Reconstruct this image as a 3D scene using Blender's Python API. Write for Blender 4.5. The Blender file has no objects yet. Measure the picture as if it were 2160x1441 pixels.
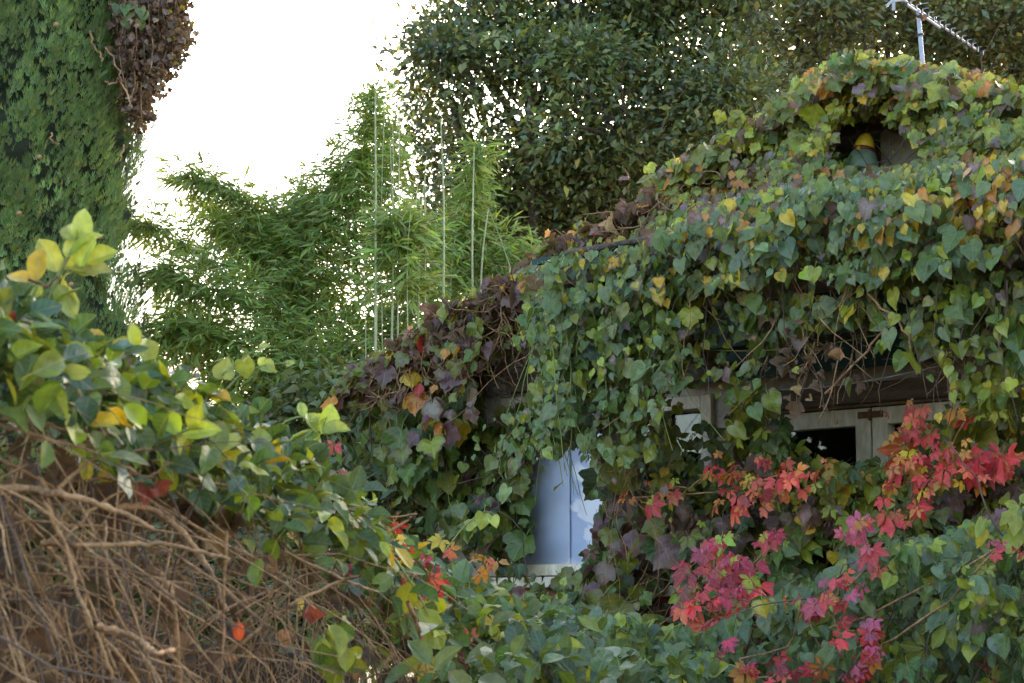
import bpy, bmesh, math, random
import numpy as np
from mathutils import Vector, Matrix

rng = np.random.default_rng(11)
random.seed(11)
R = math.radians
scene = bpy.context.scene
COL = scene.collection

# ------------------------------------------------------------------ camera, sky, sun, exposure
PITCH = R(7.86)
CAM = np.array([0.0, 0.0, 1.6])
cd = bpy.data.cameras.new('camera')
cam = bpy.data.objects.new('camera', cd); COL.objects.link(cam)
cam.location = CAM; cam.rotation_euler = (R(90) + PITCH, 0, 0)
cd.lens = 70; cd.sensor_width = 36; cd.clip_start = 0.05; cd.clip_end = 2000
cd.dof.use_dof = True; cd.dof.focus_distance = 7.3; cd.dof.aperture_fstop = 13.0
scene.camera = cam

SUN_AZ = R(24)      # to the right of the view direction, behind the trees
SUN_EL = R(19)
world = bpy.data.worlds.new('World'); scene.world = world; world.use_nodes = True
wn = world.node_tree; wn.nodes.clear()
sky = wn.nodes.new('ShaderNodeTexSky'); sky.sky_type = 'NISHITA'; sky.sun_disc = False
sky.sun_elevation = SUN_EL; sky.sun_rotation = SUN_AZ
sky.air_density = 1.0; sky.dust_density = 3.0; sky.ozone_density = 1.0
bg = wn.nodes.new('ShaderNodeBackground'); bg.inputs['Strength'].default_value = 0.15
wo = wn.nodes.new('ShaderNodeOutputWorld')
wn.links.new(sky.outputs[0], bg.inputs[0]); wn.links.new(bg.outputs[0], wo.inputs[0])
sd = bpy.data.lights.new('sun', 'SUN'); sd.energy = 2.2; sd.angle = R(0.6); sd.color = (1.0, 0.93, 0.82)
sun = bpy.data.objects.new('sun', sd); COL.objects.link(sun)
S_DIR = np.array([math.sin(SUN_AZ) * math.cos(SUN_EL), math.cos(SUN_AZ) * math.cos(SUN_EL), math.sin(SUN_EL)])
sun.rotation_euler = Vector(S_DIR).to_track_quat('Z', 'Y').to_euler()
vs = scene.view_settings
vs.view_transform = 'Standard'; vs.look = 'None'; vs.exposure = 2.62; vs.gamma = 1.0; vs.use_curve_mapping = False
scene.cycles.max_bounces = 5; scene.cycles.diffuse_bounces = 3; scene.cycles.glossy_bounces = 2; scene.cycles.transmission_bounces = 3
scene.cycles.transparent_max_bounces = 8
scene.cycles.use_denoising = True

# ------------------------------------------------------------------ measuring helpers
FPX = 4200.0
FWD = np.array([0, math.cos(PITCH), math.sin(PITCH)]); UPV = np.array([0, -math.sin(PITCH), math.cos(PITCH)])
RT = np.array([1.0, 0, 0]); UPZ = np.array([0, 0, 1.0])
TH = R(42)
FA = np.array([.04, 8.2, 0.0]); FU = np.array([math.cos(TH), -math.sin(TH), 0]); FN = np.array([-math.sin(TH), -math.cos(TH), 0])

def dirs(x, y):
    x = np.asarray(x, float); y = np.asarray(y, float)
    return FWD + np.multiply.outer((x - 1080) / FPX, RT) + np.multiply.outer((720.5 - y) / FPX, UPV)
def at(x, y, Y):                    # point seen at that pixel, at world depth Y
    d = dirs(x, y); return CAM + d * (np.asarray(Y, float) / d[..., 1])[..., None]
def fac(x, y, o=0.0):               # point seen at that pixel, on the plane o in front of the facade
    d = dirs(x, y); t = ((FA - CAM) @ FN + np.asarray(o, float)) / (d @ FN)
    return CAM + d * t[..., None]
def hp(s, z, o=0.0):                # facade coordinates: along, up, outwards
    return FA + FU * s + FN * o + UPZ * z
def project(P):
    v = np.asarray(P) - CAM; w = v @ FWD
    return 1080 + FPX * (v @ RT) / w, 720.5 - FPX * (v @ UPV) / w, w
def nrm(a): return a / (np.linalg.norm(a, axis=-1, keepdims=True) + 1e-9)
def in_poly(x, y, poly):
    p = np.asarray(poly, float); r = np.zeros(x.shape, bool); j = len(p) - 1
    for i in range(len(p)):
        xi, yi = p[i]; xj, yj = p[j]
        c = ((yi > y) != (yj > y)) & (x < (xj - xi) * (y - yi) / (yj - yi + 1e-12) + xi)
        r ^= c; j = i
    return r
_ph = rng.uniform(0, 6.28, (12, 2)); _dr = rng.uniform(0, 6.28, 12)
def lump(x, y, sc):                 # smooth noise in about -1..1
    v = 0
    for k in range(6):
        f = (1 + .37 * k) / sc * 6.28 * .6
        v = v + np.sin((x * math.cos(_dr[k]) + y * math.sin(_dr[k])) * f + _ph[k, 0]) * (.5 if k > 2 else .7) / (1 + .2 * k)
    return np.clip(v / 1.5, -1, 1)
def grid_px(poly, cell, jit=1.0):
    p = np.asarray(poly, float); x0, y0 = p.min(0); x1, y1 = p.max(0)
    gx, gy = np.meshgrid(np.arange(x0, x1, cell), np.arange(y0, y1, cell)); gx = gx.ravel(); gy = gy.ravel()
    gx = gx + rng.uniform(-.5, .5, gx.shape) * cell * jit; gy = gy + rng.uniform(-.5, .5, gy.shape) * cell * jit
    k = in_poly(gx, gy, poly); return gx[k], gy[k]

# ------------------------------------------------------------------ materials
MAT = {}
def mat(name):
    m = bpy.data.materials.new(name); m.use_nodes = True; n = m.node_tree; n.nodes.clear()
    o = n.nodes.new('ShaderNodeOutputMaterial'); MAT[name] = m
    return m, n, o
def N(nt, typ, **kw):
    nd = nt.nodes.new(typ)
    for k, v in kw.items():
        if k.startswith('i_'): nd.inputs[k[2:].replace('_', ' ')].default_value = v
        else: setattr(nd, k, v)
    return nd
def mth(nt, op, a, b=None, c=None):
    nd = nt.nodes.new('ShaderNodeMath'); nd.operation = op
    for i, v in enumerate((a, b, c)):
        if v is None: continue
        if isinstance(v, (int, float)): nd.inputs[i].default_value = v
        else: nt.links.new(v, nd.inputs[i])
    return nd.outputs[0]
def sstep(nt, v, lo, hi):
    nd = nt.nodes.new('ShaderNodeMapRange'); nd.interpolation_type = 'SMOOTHSTEP'
    nt.links.new(v, nd.inputs['Value'])
    for nm, q in (('From Min', lo), ('From Max', hi)):
        if isinstance(q, (int, float)): nd.inputs[nm].default_value = q
        else: nt.links.new(q, nd.inputs[nm])
    return nd.outputs[0]
def mixc(nt, f, a, b, blend='MIX'):
    nd = nt.nodes.new('ShaderNodeMix'); nd.data_type = 'RGBA'; nd.blend_type = blend
    for i, v in ((0, f), (6, a), (7, b)):
        if isinstance(v, (int, float)): nd.inputs[i].default_value = v
        elif isinstance(v, tuple): nd.inputs[i].default_value = (*v, 1) if len(v) == 3 else v
        else: nt.links.new(v, nd.inputs[i])
    return nd.outputs[2]

def leaf_mat(name, src, rough=.45, trans=.3, veins=True, decay=(.13, .075, .045), spec=.5):
    m, nt, out = mat(name); L = nt.links.new
    if src == 'obj':
        oi = N(nt, 'ShaderNodeObjectInfo'); col, alp, rnd = oi.outputs['Color'], oi.outputs['Alpha'], oi.outputs['Random']
    else:
        a = N(nt, 'ShaderNodeAttribute', attribute_name='col'); col, alp = a.outputs['Color'], a.outputs['Alpha']
        rnd = alp
    if veins:
        uv = N(nt, 'ShaderNodeUVMap', uv_map='uv'); ed = N(nt, 'ShaderNodeUVMap', uv_map='edge')
        sp = N(nt, 'ShaderNodeSeparateXYZ'); L(uv.outputs[0], sp.inputs[0])
        se = N(nt, 'ShaderNodeSeparateXYZ'); L(ed.outputs[0], se.inputs[0])
        au = mth(nt, 'ABSOLUTE', mth(nt, 'SUBTRACT', sp.outputs[0], .5))
        mid = mth(nt, 'SUBTRACT', 1.0, sstep(nt, au, .006, .022))
        lat = mth(nt, 'FRACT', mth(nt, 'MULTIPLY', mth(nt, 'SUBTRACT', sp.outputs[1], mth(nt, 'MULTIPLY', au, 1.1)), 6.5))
        lat = mth(nt, 'SUBTRACT', 1.0, sstep(nt, mth(nt, 'ABSOLUTE', mth(nt, 'SUBTRACT', lat, .5)), .03, .12))
        vein = mth(nt, 'MAXIMUM', mid, mth(nt, 'MULTIPLY', lat, .55))
        gp = N(nt, 'ShaderNodeNewGeometry')
        ns = N(nt, 'ShaderNodeTexNoise', i_Scale=52.0, i_Detail=4.0); L(gp.outputs['Position'], ns.inputs['Vector'])
        ns2 = N(nt, 'ShaderNodeTexNoise', i_Scale=130.0, i_Detail=2.0); L(gp.outputs['Position'], ns2.inputs['Vector'])
        val = mth(nt, 'MULTIPLY_ADD', ns.outputs[0], 1.3, .36)
        cv = N(nt, 'ShaderNodeCombineColor')
        for i in range(3): L(val, cv.inputs[i])
        base = mixc(nt, 1.0, col, cv.outputs[0], 'MULTIPLY')
        lite = mixc(nt, .35, col, (.42, .42, .16))
        base = mixc(nt, mth(nt, 'MULTIPLY', vein, .6), base, lite)
        e = mth(nt, 'ADD', mth(nt, 'MULTIPLY', se.outputs[0], .75), mth(nt, 'MULTIPLY', ns.outputs[0], .75))
        lo = mth(nt, 'SUBTRACT', 1.32, mth(nt, 'MULTIPLY', alp, .95))
        msk = sstep(nt, e, lo, mth(nt, 'ADD', lo, .2))
        dec = mixc(nt, ns2.outputs[0], tuple(c * .6 for c in decay), tuple(min(1, c * 1.7) for c in decay))
        base = mixc(nt, mth(nt, 'MULTIPLY', msk, .85), base, dec)
        bp = N(nt, 'ShaderNodeBump', i_Strength=.35, i_Distance=.002)
        L(mth(nt, 'SUBTRACT', ns2.outputs[0], mth(nt, 'MULTIPLY', vein, .8)), bp.inputs['Height'])
    else:
        base = col; bp = None
    p = N(nt, 'ShaderNodeBsdfPrincipled', i_Roughness=rough); p.inputs['Specular IOR Level'].default_value = spec
    t = N(nt, 'ShaderNodeBsdfTranslucent'); mx = N(nt, 'ShaderNodeMixShader'); mx.inputs[0].default_value = trans
    L(base, p.inputs['Base Color'])
    tb = mixc(nt, 1.0, base, (1.7, 1.55, .75), 'MULTIPLY'); L(tb, t.inputs['Color'])
    if bp: L(bp.outputs[0], p.inputs['Normal'])
    L(p.outputs[0], mx.inputs[1]); L(t.outputs[0], mx.inputs[2]); L(mx.outputs[0], out.inputs[0])
    return m

def surf_mat(name, c1, c2, scale=6.0, rough=.8, bump=.3, dist=.004, stretch=(1, 1, 1), detail=5.0, spec=.3):
    m, nt, out = mat(name); L = nt.links.new
    tc = N(nt, 'ShaderNodeTexCoord'); mp = N(nt, 'ShaderNodeMapping'); mp.inputs['Scale'].default_value = stretch
    L(tc.outputs['Object'], mp.inputs[0])
    n1 = N(nt, 'ShaderNodeTexNoise', i_Scale=scale, i_Detail=detail, i_Roughness=.62); L(mp.outputs[0], n1.inputs['Vector'])
    n2 = N(nt, 'ShaderNodeTexNoise', i_Scale=scale * 7, i_Detail=3.0); L(mp.outputs[0], n2.inputs['Vector'])
    f = sstep(nt, mth(nt, 'MULTIPLY_ADD', n2.outputs[0], .4, mth(nt, 'MULTIPLY', n1.outputs[0], .8)), .38, .82)
    p = N(nt, 'ShaderNodeBsdfPrincipled', i_Roughness=rough); p.inputs['Specular IOR Level'].default_value = spec
    L(mixc(nt, f, c1, c2), p.inputs['Base Color'])
    b = N(nt, 'ShaderNodeBump', i_Strength=bump, i_Distance=dist); L(n2.outputs[0], b.inputs['Height']); L(b.outputs[0], p.inputs['Normal'])
    L(p.outputs[0], out.inputs[0]); return m

LEAFM = {}
for sp_, kw in (('ivy', dict(rough=.40, trans=.28)), ('heart', dict(rough=.36, trans=.26)),
                ('oval', dict(rough=.40, trans=.34)), ('palm', dict(rough=.48, trans=.3)), ('dry', dict(rough=.85, trans=.2, spec=.2))):
    LEAFM[sp_] = (leaf_mat(sp_ + '_leaf', 'obj', **kw), leaf_mat(sp_ + '_leaf_mass', 'attr', **kw))
M_TREE = leaf_mat('tree_leaf', 'attr', rough=.33, trans=.3, veins=False)
M_BAMB = leaf_mat('bamboo_leaf', 'attr', rough=.45, trans=.42, veins=False)
M_CYP = leaf_mat('cypress_sprig', 'attr', rough=.75, trans=.4, veins=False, spec=.2)
M_TWIG = surf_mat('twig', (.09, .04, .016), (.46, .26, .115), 24, .65, .8, .003)
M_TWIGD = surf_mat('dark_twig', (.06, .04, .028), (.15, .10, .07), 14, .85)
M_TWIGG = surf_mat('green_stem', (.14, .19, .04), (.24, .24, .08), 14, .6)
M_BARK = surf_mat('bark', (.05, .035, .025), (.15, .11, .08), 7, .9, .8, .02)
M_CULM = surf_mat('bamboo_culm', (.22, .26, .10), (.52, .47, .28), 5, .45, .1)
M_STUCCO = surf_mat('weathered_stucco', (.26, .21, .16), (.46, .40, .32), 5, .9, .6, .006)
M_RED = surf_mat('red_painted_board', (.16, .035, .025), (.28, .07, .05), 8, .7, .4, .003, (1, 1, 6))
M_REDTRIM = surf_mat('faded_red_trim', (.30, .10, .075), (.42, .18, .14), 8, .7, .4, .003)
M_WOOD = surf_mat('brown_timber', (.07, .045, .03), (.16, .11, .075), 6, .75, .5, .003, (1, 1, 6))
M_GREEN = surf_mat('dark_green_paint', (.008, .035, .028), (.015, .06, .045), 6, .55, .2)
M_WHITE = surf_mat('cream_paint', (.46, .37, .25), (.80, .72, .57), 9, .55, .4, .002, (1, 1, .35))
M_RUST = surf_mat('rusty_metal', (.07, .03, .015), (.22, .10, .04), 30, .75, .4, .002)
M_SKYREFL = surf_mat('painted_sky_reflection', (.80, .80, .96), (.86, .86, .98), 3, .8, .1, .002)  # lavender colour painted in place of the sky's reflection
M_SKYREFL2 = surf_mat('painted_sky_reflection_deep', (.72, .74, .95), (.78, .80, .97), 3, .8, .1, .002)  # slightly deeper tone of the same painted sky reflection
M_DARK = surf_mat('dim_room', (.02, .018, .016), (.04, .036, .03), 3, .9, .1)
M_ALU = surf_mat('dull_aluminium', (.30, .30, .33), (.44, .44, .47), 20, .45, .1, .001)
M_BLACK = surf_mat('black_plastic', (.02, .02, .025), (.04, .04, .05), 20, .5, .1)
M_YEL = surf_mat('yellow_paint', (.55, .36, .02), (.66, .45, .03), 20, .4, .1)
M_MAROON = surf_mat('maroon_paint', (.12, .02, .015), (.17, .03, .02), 20, .4, .1)
M_SAGE = surf_mat('sage_paint', (.12, .17, .10), (.18, .23, .14), 20, .45, .1)
M_EARTH = surf_mat('earth', (.07, .05, .03), (.14, .10, .06), 2.5, .95, .6, .02)
M_BACKING = surf_mat('shade_dark_boards', (.03, .019, .01), (.10, .06, .028), 4, .85, .5, .004, (6, 6, 1))  # near-black brown puts the shade behind the twigs into the boards
M_SHING = surf_mat('grey_shingle', (.10, .085, .07), (.2, .17, .14), 8, .9, .5, .004)
def glass_mat():
    m, nt, out = mat('window_glass'); L = nt.links.new
    lw = N(nt, 'ShaderNodeLayerWeight', i_Blend=.5); g = N(nt, 'ShaderNodeBsdfGlossy', i_Roughness=.015); t = N(nt, 'ShaderNodeBsdfTransparent')
    t.inputs[0].default_value = (.93, .95, .96, 1)
    mx = N(nt, 'ShaderNodeMixShader'); L(mth(nt, 'MULTIPLY_ADD', mth(nt, 'POWER', lw.outputs['Facing'], 4.0), .8, .06), mx.inputs[0]); L(t.outputs[0], mx.inputs[1]); L(g.outputs[0], mx.inputs[2]); L(mx.outputs[0], out.inputs[0])
    return m
M_GLASS = glass_mat()

# ------------------------------------------------------------------ mesh helpers
def raw_mesh(name, V, F, material, UV=None, ED=None, C=None, smooth=True):
    V = np.asarray(V, np.float32); F = np.asarray(F, np.int32)
    me = bpy.data.meshes.new(name)
    me.vertices.add(len(V)); me.vertices.foreach_set('co', V.ravel())
    k = F.shape[1]
    me.loops.add(F.size); me.loops.foreach_set('vertex_index', F.ravel())
    me.polygons.add(len(F)); me.polygons.foreach_set('loop_start', np.arange(len(F), dtype=np.int32) * k)
    if smooth: me.polygons.foreach_set('use_smooth', np.ones(len(F), bool))
    for nm, d in (('uv', UV), ('edge', ED)):
        if d is not None:
            l = me.uv_layers.new(name=nm); l.data.foreach_set('uv', np.asarray(d, np.float32)[F.ravel()].ravel())
    if C is not None:
        a = me.color_attributes.new('col', 'FLOAT_COLOR', 'POINT'); a.data.foreach_set('color', np.asarray(C, np.float32).ravel())
    me.update(calc_edges=True); me.materials.append(material)
    return me
def link(name, me, parent=None, loc=(0, 0, 0)):
    o = bpy.data.objects.new(name, me); COL.objects.link(o)
    if parent is not None: o.parent = parent
    o.location = loc; return o
def tag(o, label=None, cat=None, group=None, kind=None):
    for k, v in (('label', label), ('category', cat), ('group', group), ('kind', kind)):
        if v: o[k] = v
    return o
def thing(name, label, cat, loc, group=None):
    o = bpy.data.objects.new(name, None); COL.objects.link(o); o.location = tuple(float(c) for c in loc); o.empty_display_size = .1
    return tag(o, label, cat, group)
class MB:                           # collects shapes given in world coordinates, links them as one object
    def __init__(s): s.V = []; s.F = []; s.n = 0
    def add(s, V, F):
        s.V.append(np.asarray(V, float)); s.F += [tuple(int(i) + s.n for i in f) for f in F]; s.n += len(V); return s
    def box(s, o, ax, ay, az):      # corner o and three edge vectors
        o, ax, ay, az = (np.asarray(q, float) for q in (o, ax, ay, az))
        V = [o + i * ax + j * ay + k * az for k in (0, 1) for j in (0, 1) for i in (0, 1)]
        F = [(0, 2, 3, 1), (4, 5, 7, 6), (0, 1, 5, 4), (2, 6, 7, 3), (0, 4, 6, 2), (1, 3, 7, 5)]
        if np.dot(np.cross(ax, ay), az) < 0: F = [f[::-1] for f in F]
        return s.add(V, F)
    def fbox(s, s0, s1, z0, z1, o0, o1): return s.box(hp(s0, z0, o0), FU * (s1 - s0), UPZ * (z1 - z0), FN * (o1 - o0))
    def tube(s, path, r, sides=5):
        V, F = tube_geo(path, r, sides); return s.add(V, F)
    def build(s, name, material, parent=None, bevel=0, smooth=False):
        V = np.concatenate(s.V); loc = np.array(parent.location) if parent is not None else V.mean(0)
        if parent is not None and parent.parent is not None: loc = loc + np.array(parent.parent.location)
        me = bpy.data.meshes.new(name); me.from_pydata([tuple(v) for v in V - loc], [], s.F); me.materials.append(material)
        if smooth: me.polygons.foreach_set('use_smooth', np.ones(len(me.polygons), bool))
        me.update()
        o = link(name, me, parent, (0, 0, 0) if parent is not None else tuple(loc))
        if bevel:
            b = o.modifiers.new('bevel', 'BEVEL'); b.width = bevel; b.segments = 2; b.limit_method = 'ANGLE'
        return o
def tube_geo(path, r, sides=5):
    P = np.asarray(path, float); n = len(P); r = np.broadcast_to(np.asarray(r, float), (n,))
    T = nrm(np.gradient(P, axis=0)); ref = np.array([.31, .17, .93]) if abs(T[0][2]) < .9 else np.array([1.0, .1, 0])
    A = nrm(np.cross(T, ref)); B = np.cross(T, A)
    an = np.arange(sides) * 2 * math.pi / sides
    V = P[:, None] + r[:, None, None] * (np.cos(an)[None, :, None] * A[:, None] + np.sin(an)[None, :, None] * B[:, None])
    F = []
    for i in range(n - 1):
        for j in range(sides):
            a = i * sides + j; b = i * sides + (j + 1) % sides
            F.append((a, b, b + sides, a + sides))
    return V.reshape(-1, 3), F
def smooth_path(pts, k=4, wob=0.0):
    P = np.asarray(pts, float)
    if len(P) == 2: P = np.array([P[0], (P[0] + P[1]) / 2, P[1]])
    Q = np.vstack([2 * P[0] - P[1], P, 2 * P[-1] - P[-2]]); out = []
    for i in range(1, len(Q) - 2):
        for t in np.linspace(0, 1, k, endpoint=False):
            a, b, c, d = Q[i - 1], Q[i], Q[i + 1], Q[i + 2]
            out.append(.5 * (2 * b + (c - a) * t + (2 * a - 5 * b + 4 * c - d) * t * t + (3 * b - a - 3 * c + d) * t ** 3))
    out.append(P[-1]); out = np.array(out)
    if wob: out[1:-1] += rng.normal(0, wob, (len(out) - 2, 3))
    return out

# ------------------------------------------------------------------ leaf templates (base at origin, tip along +Y, face along +Z)
def blade(half, center, teeth=0.0, fold=.15, curl=.25, wave=.04, seed=0, petiole=.5, rings=(.52, 1.0), sub=1):
    q = np.random.default_rng(seed); h = np.array(half, float)
    if sub > 1:
        hh = []
        for i in range(len(h) - 1):
            for t in np.arange(sub) / sub: hh.append(h[i] * (1 - t) + h[i + 1] * t)
        hh.append(h[-1]); h = np.array(hh)
    Rr = h.copy(); Ll = h.copy(); Ll[:, 0] *= -1
    for S in (Rr, Ll):
        c = np.array(center); d = S[1:-1] - c
        S[1:-1] = c + d * (1 + q.normal(0, .035, (len(d), 1)) + teeth * np.where(np.arange(len(d)) % 2, 1, -1)[:, None])
    ring = np.vstack([Rr, Ll[1:-1][::-1]]); n = len(ring); c = np.array(center)
    V = [c]; E = [0.0]; F = []
    for r in rings:
        V += list(c + (ring - c) * r); E += [r] * n
    for j in range(n): F.append((0, 1 + j, 1 + (j + 1) % n))
    for k in range(len(rings) - 1):
        a = 1 + k * n; b = a + n
        for j in range(n):
            j2 = (j + 1) % n; F += [(a + j, b + j, b + j2), (a + j, b + j2, a + j2)]
    V = np.array(V); E = np.array(E); x, y = V[:, 0], V[:, 1]; ph = q.uniform(0, 6.28, 3)
    z = fold * np.abs(x) - curl * np.clip(y, 0, 2) ** 2 * .6 - .18 * x * x + wave * E * np.sin(np.arctan2(y - c[1], x) * 3 + ph[0]) + q.normal(0, .012, len(V)) * E
    V3 = np.column_stack([x, y, z]); UV = np.column_stack([x / 1.5 + .5, (y + .2) / 1.3])
    if petiole:
        w = .016; b = len(V3)
        pts = [(-w, 0, 0), (w, 0, 0), (-w, -petiole * .5, -.05), (w, -petiole * .5, -.05), (-w, -petiole, -.28), (w, -petiole, -.28)]
        V3 = np.vstack([V3, pts]); UV = np.vstack([UV, np.full((6, 2), .5)]); E = np.concatenate([E, np.zeros(6)])
        F += [(b, b + 1, b + 3), (b, b + 3, b + 2), (b + 2, b + 3, b + 5), (b + 2, b + 5, b + 4)]
    return V3, np.array(F), UV, np.column_stack([E, E])
IVY = [(0, .02), (.10, -.09), (.25, -.13), (.40, -.05), (.49, .10), (.60, .20), (.66, .34), (.70, .50), (.56, .52), (.43, .55), (.40, .68), (.30, .78), (.20, .88), (.09, 1.0), (0, 1.12)]
HEART = [(0, .03), (.09, -.10), (.24, -.17), (.40, -.12), (.51, .04), (.53, .22), (.47, .42), (.36, .60), (.22, .78), (.08, .94), (0, 1.03)]
OVAL = [(0, 0), (.13, .07), (.26, .24), (.32, .45), (.29, .66), (.19, .85), (.07, .97), (0, 1.03)]
LFLT = [(0, 0), (.07, .13), (.17, .33), (.25, .5), (.27, .64), (.19, .80), (.09, .94), (0, 1.08)]
def palm(seed):
    q = np.random.default_rng(seed); VV, FF, UU, EE = [], [], [], []; n = 0
    for k, (a, l) in enumerate(((0, 1.0), (48, .88), (-48, .88), (100, .62), (-100, .62))):
        V, F, U, E_ = blade(LFLT, (0, .52), teeth=.035, fold=.25 + q.normal(0, .06), curl=.28 + q.normal(0, .1), wave=.03, seed=seed * 7 + k, petiole=0, rings=(1.0,), sub=1)
        a = R(a + q.normal(0, 7)); V = V * l; V[:, 1] += .05
        x, y = V[:, 0].copy(), V[:, 1].copy(); V[:, 0] = x * math.cos(a) + y * math.sin(a); V[:, 1] = -x * math.sin(a) + y * math.cos(a)
        V[:, 2] += -.02 * k - .1 * (abs(a) / 1.7)
        VV.append(V * .85); FF.append(F + n); UU.append(U); EE.append(E_); n += len(V)
    w = .014; VV.append(np.array([(-w, 0, 0), (w, 0, 0), (-w, -.4, -.12), (w, -.4, -.12)])); FF.append(np.array([(0, 1, 3), (0, 3, 2)]) + n)
    UU.append(np.full((4, 2), .5)); EE.append(np.zeros((4, 2)))
    return np.vstack(VV), np.vstack(FF), np.vstack(UU), np.vstack(EE)
TM = {
    'ivy': [blade(IVY, (0, .36), .03, f, c, w, s, .7) for s, (f, c, w) in enumerate(((.12, .2, .05), (.3, .35, .06), (-.1, .45, .08), (.45, .15, .05)))],
    'heart': [blade(HEART, (0, .36), 0, f, c, w, s + 10, .6) for s, (f, c, w) in enumerate(((.15, .15, .04), (.4, .25, .04), (-.08, .3, .06), (.7, .1, .03)))],
    'oval': [blade(OVAL, (0, .48), 0, f, c, w, s + 20, .2) for s, (f, c, w) in enumerate(((.35, .25, .03), (.6, .1, .03), (.2, .5, .05), (.8, .35, .03)))],
    'palm': [palm(s + 1) for s in range(4)],
    'dry': [blade(IVY, (0, .36), .03, f, c, .14, s + 40, .5) for s, (f, c) in enumerate(((1.3, .6), (-1.0, .9), (1.6, -.3), (.8, 1.1)))],
}
TML = {
    'ivy': [blade(IVY, (0, .36), .03, f, c, w, s, .7, (1.0,)) for s, (f, c, w) in enumerate(((.12, .2, .05), (.3, .35, .06), (-.1, .45, .08), (.45, .15, .05)))],
    'heart': [blade(HEART, (0, .36), 0, f, c, w, s + 10, .6, (1.0,)) for s, (f, c, w) in enumerate(((.15, .15, .04), (.4, .25, .04), (-.08, .3, .06), (.7, .1, .03)))],
    'oval': [blade(OVAL, (0, .48), 0, f, c, w, s + 20, .2, (1.0,)) for s, (f, c, w) in enumerate(((.35, .25, .03), (.6, .1, .03), (.2, .5, .05), (.8, .35, .03)))], 'palm': TM['palm'],
    'dry': [blade(IVY, (0, .36), .03, f, c, .14, s + 40, .5, (1.0,)) for s, (f, c) in enumerate(((1.3, .6), (-1.0, .9), (1.6, -.3), (.8, 1.1)))],
}
TMESH = {k: [raw_mesh(k + '_leaf', t[0], t[1], LEAFM[k][0], t[2], t[3]) for t in v] for k, v in TM.items()}
SMALL = lambda w, f=.06, c=.1: (np.array([(0, 0, 0), (-w, .42, f), (0, .42, 0), (w, .42, f), (0, 1, -c)], float), np.array([(0, 3, 2), (0, 2, 1), (2, 3, 4), (2, 4, 1)]))
def inst_mesh(name, V, F, M, P, C, material):       # many small leaves as one mesh
    n = len(P); k = len(V)
    W = np.einsum('nij,kj->nki', M, V) + P[:, None]
    FF = (F[None] + (np.arange(n) * k)[:, None, None]).reshape(-1, 3)
    return W.reshape(-1, 3), FF, np.repeat(C, k, 0)
def frames(T, Nn, S):
    Y = nrm(T); Z = nrm(Nn - (Nn * Y).sum(-1, keepdims=True) * Y); X = np.cross(Y, Z)
    return np.stack([X, Y, Z], -1) * np.asarray(S, float).reshape(-1, 1, 1)
def palette(n, items, jit=.14):
    w = np.array([i[0] for i in items], float); k = rng.choice(len(items), n, p=w / w.sum())
    c = np.array([i[1] for i in items])[k] * np.exp(rng.normal(0, jit, (n, 1))) * np.exp(rng.normal(0, jit * .45, (n, 3)))
    d = np.array([i[2] if len(i) > 2 else .1 for i in items])[k]
    return np.column_stack([np.clip(c, .003, .85), np.clip(d + rng.normal(0, .16, n), 0, 1)])

G_OLIVE = (.145, .16, .02); G_MID = (.085, .135, .02); G_DARK = (.04, .07, .016); G_GREY = (.125, .165, .055); G_BLUE = (.10, .145, .065)
G_YEL = (.26, .28, .022); YEL = (.48, .32, .02); ORANGE = (.48, .19, .03); RED = (.52, .035, .04); CORAL = (.58, .10, .05); PURP = (.13, .055, .062)
MAUVE = (.20, .135, .13); CRIM = (.42, .025, .06); BROWN = (.17, .095, .055); TAN = (.34, .20, .10)
P_GABLE = [(40, G_OLIVE, .2), (27, G_YEL, .25), (13, G_MID, .15), (8, YEL, .3), (3, ORANGE, .3), (4, MAUVE, .5), (5, BROWN, .6)]
P_HEART = [(38, G_GREY, .05), (18, G_BLUE, .05), (20, G_MID, .1), (16, G_YEL, .2), (5, YEL, .35), (3, MAUVE, .5)]
P_CURT = [(30, G_MID, .1), (26, G_GREY, .08), (24, G_OLIVE, .2), (13, G_YEL, .25), (3, MAUVE, .5), (6, G_DARK, .2)]
P_WALL = [(48, G_MID, .15), (26, G_OLIVE, .2), (16, G_DARK, .2), (5, PURP, .4), (5, G_YEL, .3)]
P_RAKE = [(15, PURP, .4), (12, MAUVE, .5), (8, RED, .3), (10, ORANGE, .3), (36, G_OLIVE, .3), (12, BROWN, .6), (7, YEL, .3)]
P_LOW = [(28, G_DARK, .3), (26, G_MID, .25), (13, PURP, .45), (9, MAUVE, .6), (24, G_OLIVE, .3)]
P_CRG = [(34, G_MID, .1), (26, G_OLIVE, .15), (22, G_YEL, .15), (10, G_GREY, .1), (8, G_DARK, .2)]
P_RED = [(44, RED, .05), (28, CORAL, .08), (20, CRIM, .1), (8, ORANGE, .2)]
P_ORG = [(40, CORAL, .1), (30, ORANGE, .1), (20, RED, .1), (10, YEL, .2)]
P_YG = [(60, G_YEL, .12), (20, YEL, .2), (20, G_OLIVE, .15)]
P_SHRUB = [(40, G_GREY, .08), (22, G_BLUE, .05), (22, G_MID, .1), (10, G_YEL, .15), (6, G_DARK, .1)]
P_HEDGE = [(36, (.06, .105, .022), .05), (26, (.12, .165, .022), .06), (13, (.26, .29, .02), .1), (22, (.045, .085, .04), .04), (3, YEL, .2)]
P_PINK = [(50, (.42, .05, .10), .1), (25, CRIM, .1), (25, CORAL, .1)]
P_DRY = [(50, (.13, .075, .045), .5), (38, (.08, .05, .036), .5), (12, TAN, .4)]

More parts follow.
